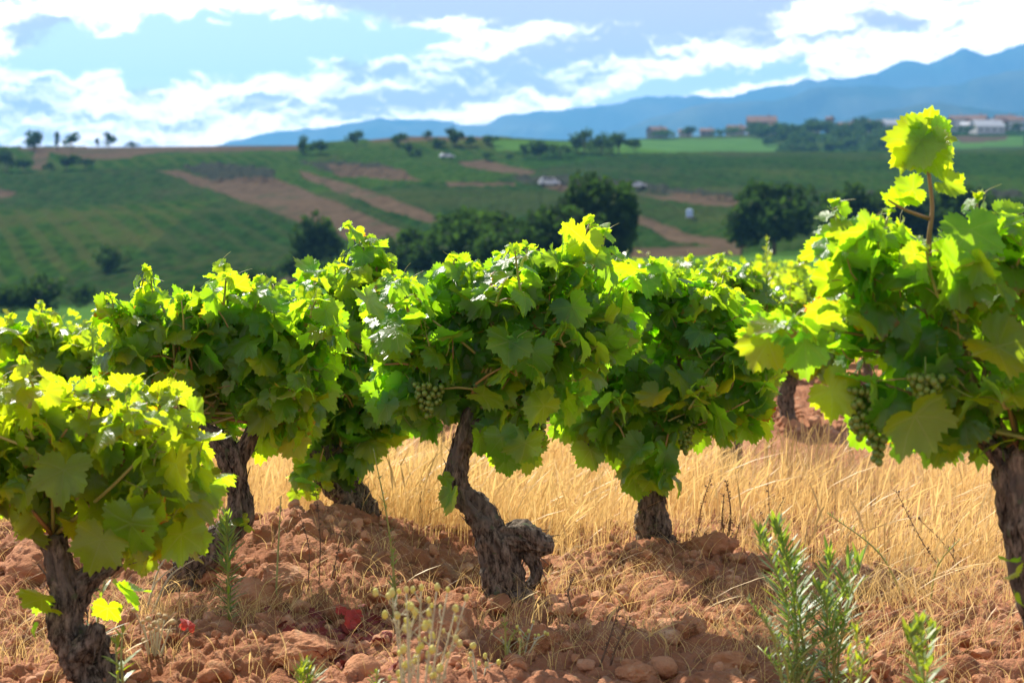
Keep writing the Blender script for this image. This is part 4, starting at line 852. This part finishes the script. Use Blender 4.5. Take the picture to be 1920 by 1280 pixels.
# ------------------------------------------------------------------ far trees
def tree(px, base_py, top_py, wpx, label, Y=None, light=False, kind='round', group=None, name='tree', n=None, sink=0):
    if Y is None: Y, z = hit(px, base_py)
    z = HT(U(px)*Y, Y); x = U(px)*Y; sc = F/Y; top = EYE+(HOR-top_py)/F*Y; h_ = max(top-z, 1.5)*1.08; w = wpx/sc*1.22
    e = empty(name, (x, Y, z), label, 'tree' if name == 'tree' else 'bush', group); mt = MB()
    tube(mt, [(0, 0, -.5), (rng.normal(0, .02)*h_, 0, h_*.3), (rng.normal(0, .03)*h_, 0, h_*.62)], [h_*.035, h_*.025, h_*.012], 7, h_*.1)
    for k in range(4):
        a = k*1.6+rng.random(); tube(mt, [(0, 0, h_*(.2+.07*k)), (math.cos(a)*w*.15, math.sin(a)*w*.15, h_*(.4+.06*k)), (math.cos(a)*w*.33, math.sin(a)*w*.33, h_*(.55+.06*k))], [h_*.015, h_*.01, h_*.004], 5, h_*.1)
    mt.build('trunk', M_TRUNK, e, smooth=True)
    big = wpx*(base_py-top_py); n = n or int(np.clip(big*.22, 220, 2600)); low = .10 if kind != 'tall' else .05
    nc = int(np.clip(big/180, 7, 26)); cl = []
    for k in range(nc):
        d = nrm(rng.normal(size=3)); rr = rng.random()**.5; f = np.array([d[0]*w*.42*rr, d[1]*w*.42*rr, h_*(low+(1-low)*(.5+.34*d[2]*rr))]); fz = (f[2]/h_-low)/(1-low)
        f[:2] *= (1.1-.7*max(0, fz-.45)) if kind == 'round' else .8; cl.append((f, rng.uniform(.2, .3)))
    n_ = n//nc; ml = MB(); 
    for (c, r_) in cl:
        d = nrm(rng.normal(size=(n_, 3))); p = c+d*np.array([w*r_, w*r_, min(h_*r_*.85, w*r_*1.2)])*(rng.random((n_, 1))**.45)
        s = (w*h_)**.5*rng.uniform(.035, .075, n_)*(1.3 if big < 1500 else 1); A, B, C = rotm(n_)
        tv = np.array([[-1, -.5, 0], [.2, -.8, .2], [1, .3, 0], [-.1, .9, .25]]); inst(ml, tv, np.array([[0, 1, 2], [0, 2, 3]]), p, A, B, C, s, np.stack([rng.random(n_)]*3, 1))
    ml.build('crown', M_TREE2 if light else M_TREE, e); return e
G1 = 'trees along the valley floor'
for a in [(1115,505,335,125,'tallest dark tree of the valley belt, behind the peak of the central vine'), (1030,512,392,150,'broad dark tree left of the tallest valley tree'), (930,515,395,150,'broad dark tree in the middle of the valley belt'), (865,518,402,100,'dark tree at the left end of the dense valley clump'), (1155,500,400,60,'narrow dark tree right against the tallest valley tree'),
          (1450,478,345,135,'large rounded dark tree standing alone right of the meadow path'), (1390,480,415,60,'smaller dark tree at the left foot of the large rounded one'), (588,528,412,74,'tall narrow dark tree above the left valley hedge'), (1600,470,352,100,'dark tree seen beside the upper left shoot of the right vine'), (1690,468,362,120,'dark tree behind the tall shoot of the right vine'), (1800,466,355,110,'dark tree right of the tall shoot, far behind'), (1885,464,365,100,'dark tree behind the top corner of the right vine'),
          (780,520,428,90,'dark rounded tree leading into the dense valley clump'), (690,524,452,80,'dark low tree behind the vine spire left of centre'),
          (985,515,425,130,'lower dark tree filling the middle of the dense valley clump')]:
    tree(*a, group=G1)
G2 = 'bushes of the valley hedge'
tree(204,512,460,58,'lone round dark bush on the left hillside', name='bush', group=G2)
for a in [(20,592,532,80,'dark bush at the far left end of the hedge'), (75,588,520,85,'highest bush of the left hedge end'), (145,578,532,56,'rounded bush beside the left hedge end'), (200,572,545,50,'low bush in the gap of the left hedge'), (370,560,532,90,'low bush at the start of the dirt track'), (490,542,498,95,'bush left of the narrow valley tree'), (548,535,478,42,'small upright bush at the foot of the narrow valley tree'), (625,530,482,50,'bush just right of the narrow valley tree'), (670,527,478,95,'low bush behind the left vine spire'), (730,524,462,100,'bush between the vine spire and the dense clump'), (790,520,455,95,'bush left of the dense valley clump'), (450,545,518,50,'flat bush along the dirt track')]:
    tree(*a, name='bush', group=G2)
G3 = 'trees on the ridge line'
for (px, b, tp, w, lb, k) in [(65,282,246,40,'wide tree on the left skyline','round'),(107,282,240,13,'slim poplar on the left skyline','tall'),(134,282,248,28,'third skyline tree from the left, ragged','round'),(203,279,249,26,'compact round skyline tree right of the ragged one','round'),(183,279,258,9,'thin sapling on the left skyline','tall'),(247,278,264,18,'tiny skyline bush at the end of the tan field','round'),
                           (12,325,280,42,'dark tree at the left edge below the skyline','round'),(45,325,294,42,'low broad tree beside the left edge tree','round'),(124,322,288,36,'round tree right of the pale track','round'),(159,320,292,34,'squat tree right of the round tree','round'),(91,322,304,20,'small shrub tree beside the pale track','round'),
                           (569,292,252,24,'pointed tree where the tan field ends','tall'),(600,292,266,46,'low tree right of the pointed one','round'),(668,276,246,32,'round tree left of the reddish hilltop','round'),(747,276,248,36,'tree on the right part of the reddish hilltop','round'),(768,292,262,22,'tree stepping down from the hilltop','round'),(785,295,276,18,'small tree below the stepping one','round'),(800,262,241,16,'slender tree on the reddish hilltop','tall'),
                           (818,278,256,44,'wide low tree on the hilltop','round'),(854,276,236,36,'highest hilltop tree, rounded','round'),(882,276,251,26,'tree right of the highest hilltop tree, lower','round'),(914,272,252,34,'flat-topped bush on the hill crest','round'),(1011,300,258,32,'tall tree in the dip of the crest','round'),(1050,298,268,56,'wide tree in the dip of the crest','round'),(985,298,270,20,'small tree left in the dip of the crest','round'),(915,302,285,24,'isolated dark shrub above the pale track','round'),(954,302,287,16,'tiny isolated shrub right of the dark one','round'),
                           (1094,290,245,38,'tall dark tree at the left end of the crest grove','round'),(1128,290,254,46,'mid tree of the crest grove','round'),(1160,288,242,38,'right dark tree of the crest grove','round'),(1190,284,256,26,'small tree trailing the crest grove','round')]:
    Yb, _ = hit(px, b); Yb = min(max(Yb, 470), 760) if px < 1080 else min(Yb, 900); tree(px, b, tp, w, lb, Y=Yb, kind=k, group=G3)
for i in range(120):                                    # wood below the village
    px = rng.uniform(1225, 1760); Yb = rng.uniform(800, 1040); base = HOR-(HT(U(px)*Yb, Yb)-EYE)/Yb*F; h_ = rng.uniform(13, 26)
    if px < 1420 and (rng.random() < .6 or Yb < 960): continue
    tree(px, base, base-h_*1.15, rng.uniform(26, 52), 'leafy tree in the mixed wood below the village', Y=Yb, light=rng.random() < .6, group='trees of the wood below the village')
for i, (px, b) in enumerate([(1770,262),(1800,250),(1840,246),(1700,250),(1880,250),(1910,262),(1815,272),(1760,285)]):
    Yb = 1000+i*5; base = HOR-(HT(U(px)*Yb, Yb)-EYE)/Yb*F; tree(px, base, base-rng.uniform(10, 18), rng.uniform(14, 24), 'small garden tree among the village houses', Y=Yb-(60 if b > 260 else 0), light=True, group='garden trees in the village')

# ------------------------------------------------------------------ village
WALLS = [plain('wall_white', (.55, .54, .52), (.46, .45, .43), .9, 1), plain('wall_pink', (.38, .25, .21), (.33, .23, .2), .9, 1), plain('wall_cream', (.42, .37, .29), (.36, .32, .26), .9, 1), plain('wall_stone', (.20, .17, .145), (.16, .14, .12), .9, 1)]
M_ROOF = plain('roof_tile', (.20, .12, .095), (.14, .09, .075), .9, 1); M_ROOFG = plain('roof_grey', (.42, .44, .46), (.5, .5, .5), .6, 1); M_WIN = plain('window_dark', (.03, .035, .04), None, .2)
def box(mb, c, s): 
    c, s = np.array(c, float), np.array(s, float)/2; V = np.array([[i, j, k] for i in (-1, 1) for j in (-1, 1) for k in (-1, 1)])*s+c
    mb.add(V, quads=np.array([[0, 1, 3, 2], [4, 6, 7, 5], [0, 4, 5, 1], [2, 3, 7, 6], [0, 2, 6, 4], [1, 5, 7, 3]]))
def house(px, Y, w, d, h_, wall, roof, label, group='village houses on the ridge', lift=0):
    x = U(px)*Y; z = HT(x, Y); e = empty('house', (x, Y, z+lift), label, 'house', group); e.rotation_euler[2] = rng.uniform(-.5, .5)
    mb = MB(); box(mb, (0, 0, h_/2-1), (w, d, h_+2)); r = w*.22
    mb.add([[-w/2, -d/2, h_], [-w/2, d/2, h_], [-w/2, 0, h_+r-.1], [w/2, -d/2, h_], [w/2, d/2, h_], [w/2, 0, h_+r-.1]], tris=[[0, 2, 1], [3, 4, 5]]); mb.build('wall', wall, e)
    mb = MB(); o = .5; V = []
    for s in (-1, 1):
        V = np.array([[-w/2-o, s*(d/2+o), h_-.2], [w/2+o, s*(d/2+o), h_-.2], [w/2+o, 0, h_+r], [-w/2-o, 0, h_+r], [-w/2-o, s*(d/2+o), h_+.05], [w/2+o, s*(d/2+o), h_+.05], [w/2+o, 0, h_+r+.3], [-w/2-o, 0, h_+r+.3]])
        mb.add(V, quads=[[0, 1, 2, 3], [7, 6, 5, 4], [0, 4, 5, 1], [1, 5, 6, 2], [3, 7, 4, 0]])
    rf = mb.build('roof', roof, e); mc = MB(); box(mc, (w*.25, .5, h_+r+.4), (.8, .8, 1.8)); mc.build('chimney', wall, rf)
    nw = max(2, int(w/3.5))
    for fl in range(max(1, int(h_/3))):
        for k in range(nw):
            mw = MB(); box(mw, (-w/2+(k+.5)*w/nw, -d/2-.01, 1.6+fl*2.9), (1.1, .12, 1.3)); mw.build('window', M_WIN, e)
HS = [(1232,1045,16,9,6,3,0,'small dark house peeking over trees at the left of the village'), (1285,1050,12,9,4,2,0,'tiny cream house at the left of the village'), (1380,1048,16,9,5,2,0,'low house with red roof behind the field top'), (1428,1030,26,14,10,3,0,'large dark gabled house left of the wood'), (1450,1020,10,9,7,1,0,'pinkish house touching the large dark one'), (1556,1060,6,6,15,3,0,'narrow stone bell tower above the wood'),
      (1590,1055,20,10,6,1,0,'pinkish house right of the bell tower'), (1620,1058,22,12,8,3,0,'dark roofed house in the village centre'), (1640,1050,14,9,7,3,0,'second dark roofed house in the village centre'), (1525,1060,12,8,5,2,0,'small house left of the bell tower'), (1672,1050,22,10,6,0,1,'pale house with grey roof left of the tall shoot'), (1795,1040,14,9,10,0,0,'narrow tall white house right of the tall shoot'), (1783,1045,14,9,6,1,0,'low brownish house beside the white one'),
      (1828,1040,20,11,9,1,0,'pink block house in the right of the village'), (1850,985,26,12,5,0,1,'long white shed below the pink house'), (1866,1040,14,9,7,2,0,'cream house between the shed and the right edge'), (1885,1045,18,10,9,1,0,'reddish house near the right edge'), (1905,1040,14,9,8,0,0,'white house at the right edge of the village'), (1842,1055,16,9,8,2,0,'cream house behind the long white shed'), (1815,1020,12,8,5,0,1,'little white house left of the long shed'), (1325,1050,12,8,4,3,0,'low stone house behind the field top'), (1700,1055,14,9,8,1,0,'pink house half behind the tall shoot'), (1495,1058,12,8,5,1,0,'small pink house above the wood')]
for (px, Y, w, d, h_, wi, ri, lb) in HS: house(px, Y, w*.66, d*.9, h_*.72, WALLS[wi], (M_ROOF, M_ROOFG)[ri], lb)

# ------------------------------------------------------------------ vehicles on the field track
M_CARW = plain('white_paint', (.5, .52, .55), None, .25, spec=.6); M_TYRE = plain('tyre', (.02, .02, .02), None, .9); M_GLASS = plain('car_glass', (.03, .045, .06), None, .08, spec=.8); M_LAMP = plain('lamp_glass', (.7, .7, .65), None, .2)
def car(px, py, label, L=4.4, van=False, rz=0.):
    Y, z = hit(px, py); x = U(px)*Y; e = empty('parked_car', (x, Y, z+.9), label, 'car', 'white vehicles on the field tracks'); e.rotation_euler[2] = rz
    hh = 1.9 if van else 1.45; pr = [(-L/2, .35), (-L/2, .85), (-L*.47, hh*.62), (-L*.36, hh) if van else (-L*.33, hh*.98), (L*.22, hh) if van else (L*.12, hh), (L*.33, hh*.66), (L*.48, hh*.52), (L/2, .6), (L/2, .35)]
    n = len(pr); V = [(a, -.88*(1 if b < 1 else .86), b) for a, b in pr]+[(a, .88*(1 if b < 1 else .86), b) for a, b in pr]
    mb = MB(); Q = [[i, (i+1) % n, n+(i+1) % n, n+i] for i in range(n)]; T = [[0, i+1, i] for i in range(1, n-1)]+[[n, n+i, n+i+1] for i in range(1, n-1)]; mb.add(V, T, Q); mb.build('body', M_CARW, e)
    for s in (-1, 1):
        mg = MB(); V = [(-L*.34, s*.80, hh*.66), (L*.26, s*.80, hh*.66), (L*.13, s*.775, hh*.93), (-L*.30, s*.775, hh*.93)]; mg.add(V+[(a, b+s*.02, c) for a, b, c in V], quads=[[0, 1, 2, 3], [7, 6, 5, 4], [0, 4, 5, 1], [1, 5, 6, 2], [2, 6, 7, 3], [3, 7, 4, 0]]); mg.build('side_window', M_GLASS, e)
        ml = MB(); box(ml, (L/2, s*.6, .68), (.08, .34, .16)); ml.build('headlight', M_LAMP, e)
        for xx in (-L*.31, L*.31):
            mw = MB(); tube(mw, [(xx, s*.92, .33), (xx, s*.72, .33)], [.33, .33], 18, 9); mw.build('wheel', M_TYRE, e, smooth=False)
car(1030, 356, 'white van on the track left of the tallest valley tree', 4.9, True, .1)
car(1195, 360, 'white car on the track right of the tallest valley tree', 4.3, False, -.1)
car(838, 303, 'tiny white car at the top of the pale track', 4.2, False, .4)
def tank(px, py):
    Y, z = hit(px, py); x = U(px)*Y; e = empty('water_tank', (x, Y, z+.5), 'small pale blue tank among the hillside vines', 'tank'); mb = MB()
    tube(mb, [(0, 0, 0), (0, 0, 1.3)], [.6, .6], 20, 5); mb.build('body', plain('tank_blue', (.35, .48, .70), None, .5), e, smooth=False)
    mb = MB(); tube(mb, [(0, 0, 1.3), (0, 0, 1.42)], [.3, .3], 16, 5); mb.build('lid', M_TYRE, e); mb = MB(); box(mb, (0, 0, -.3), (1.5, 1.5, .6)); mb.build('base', WALLS[3], e)
tank(1293, 412)
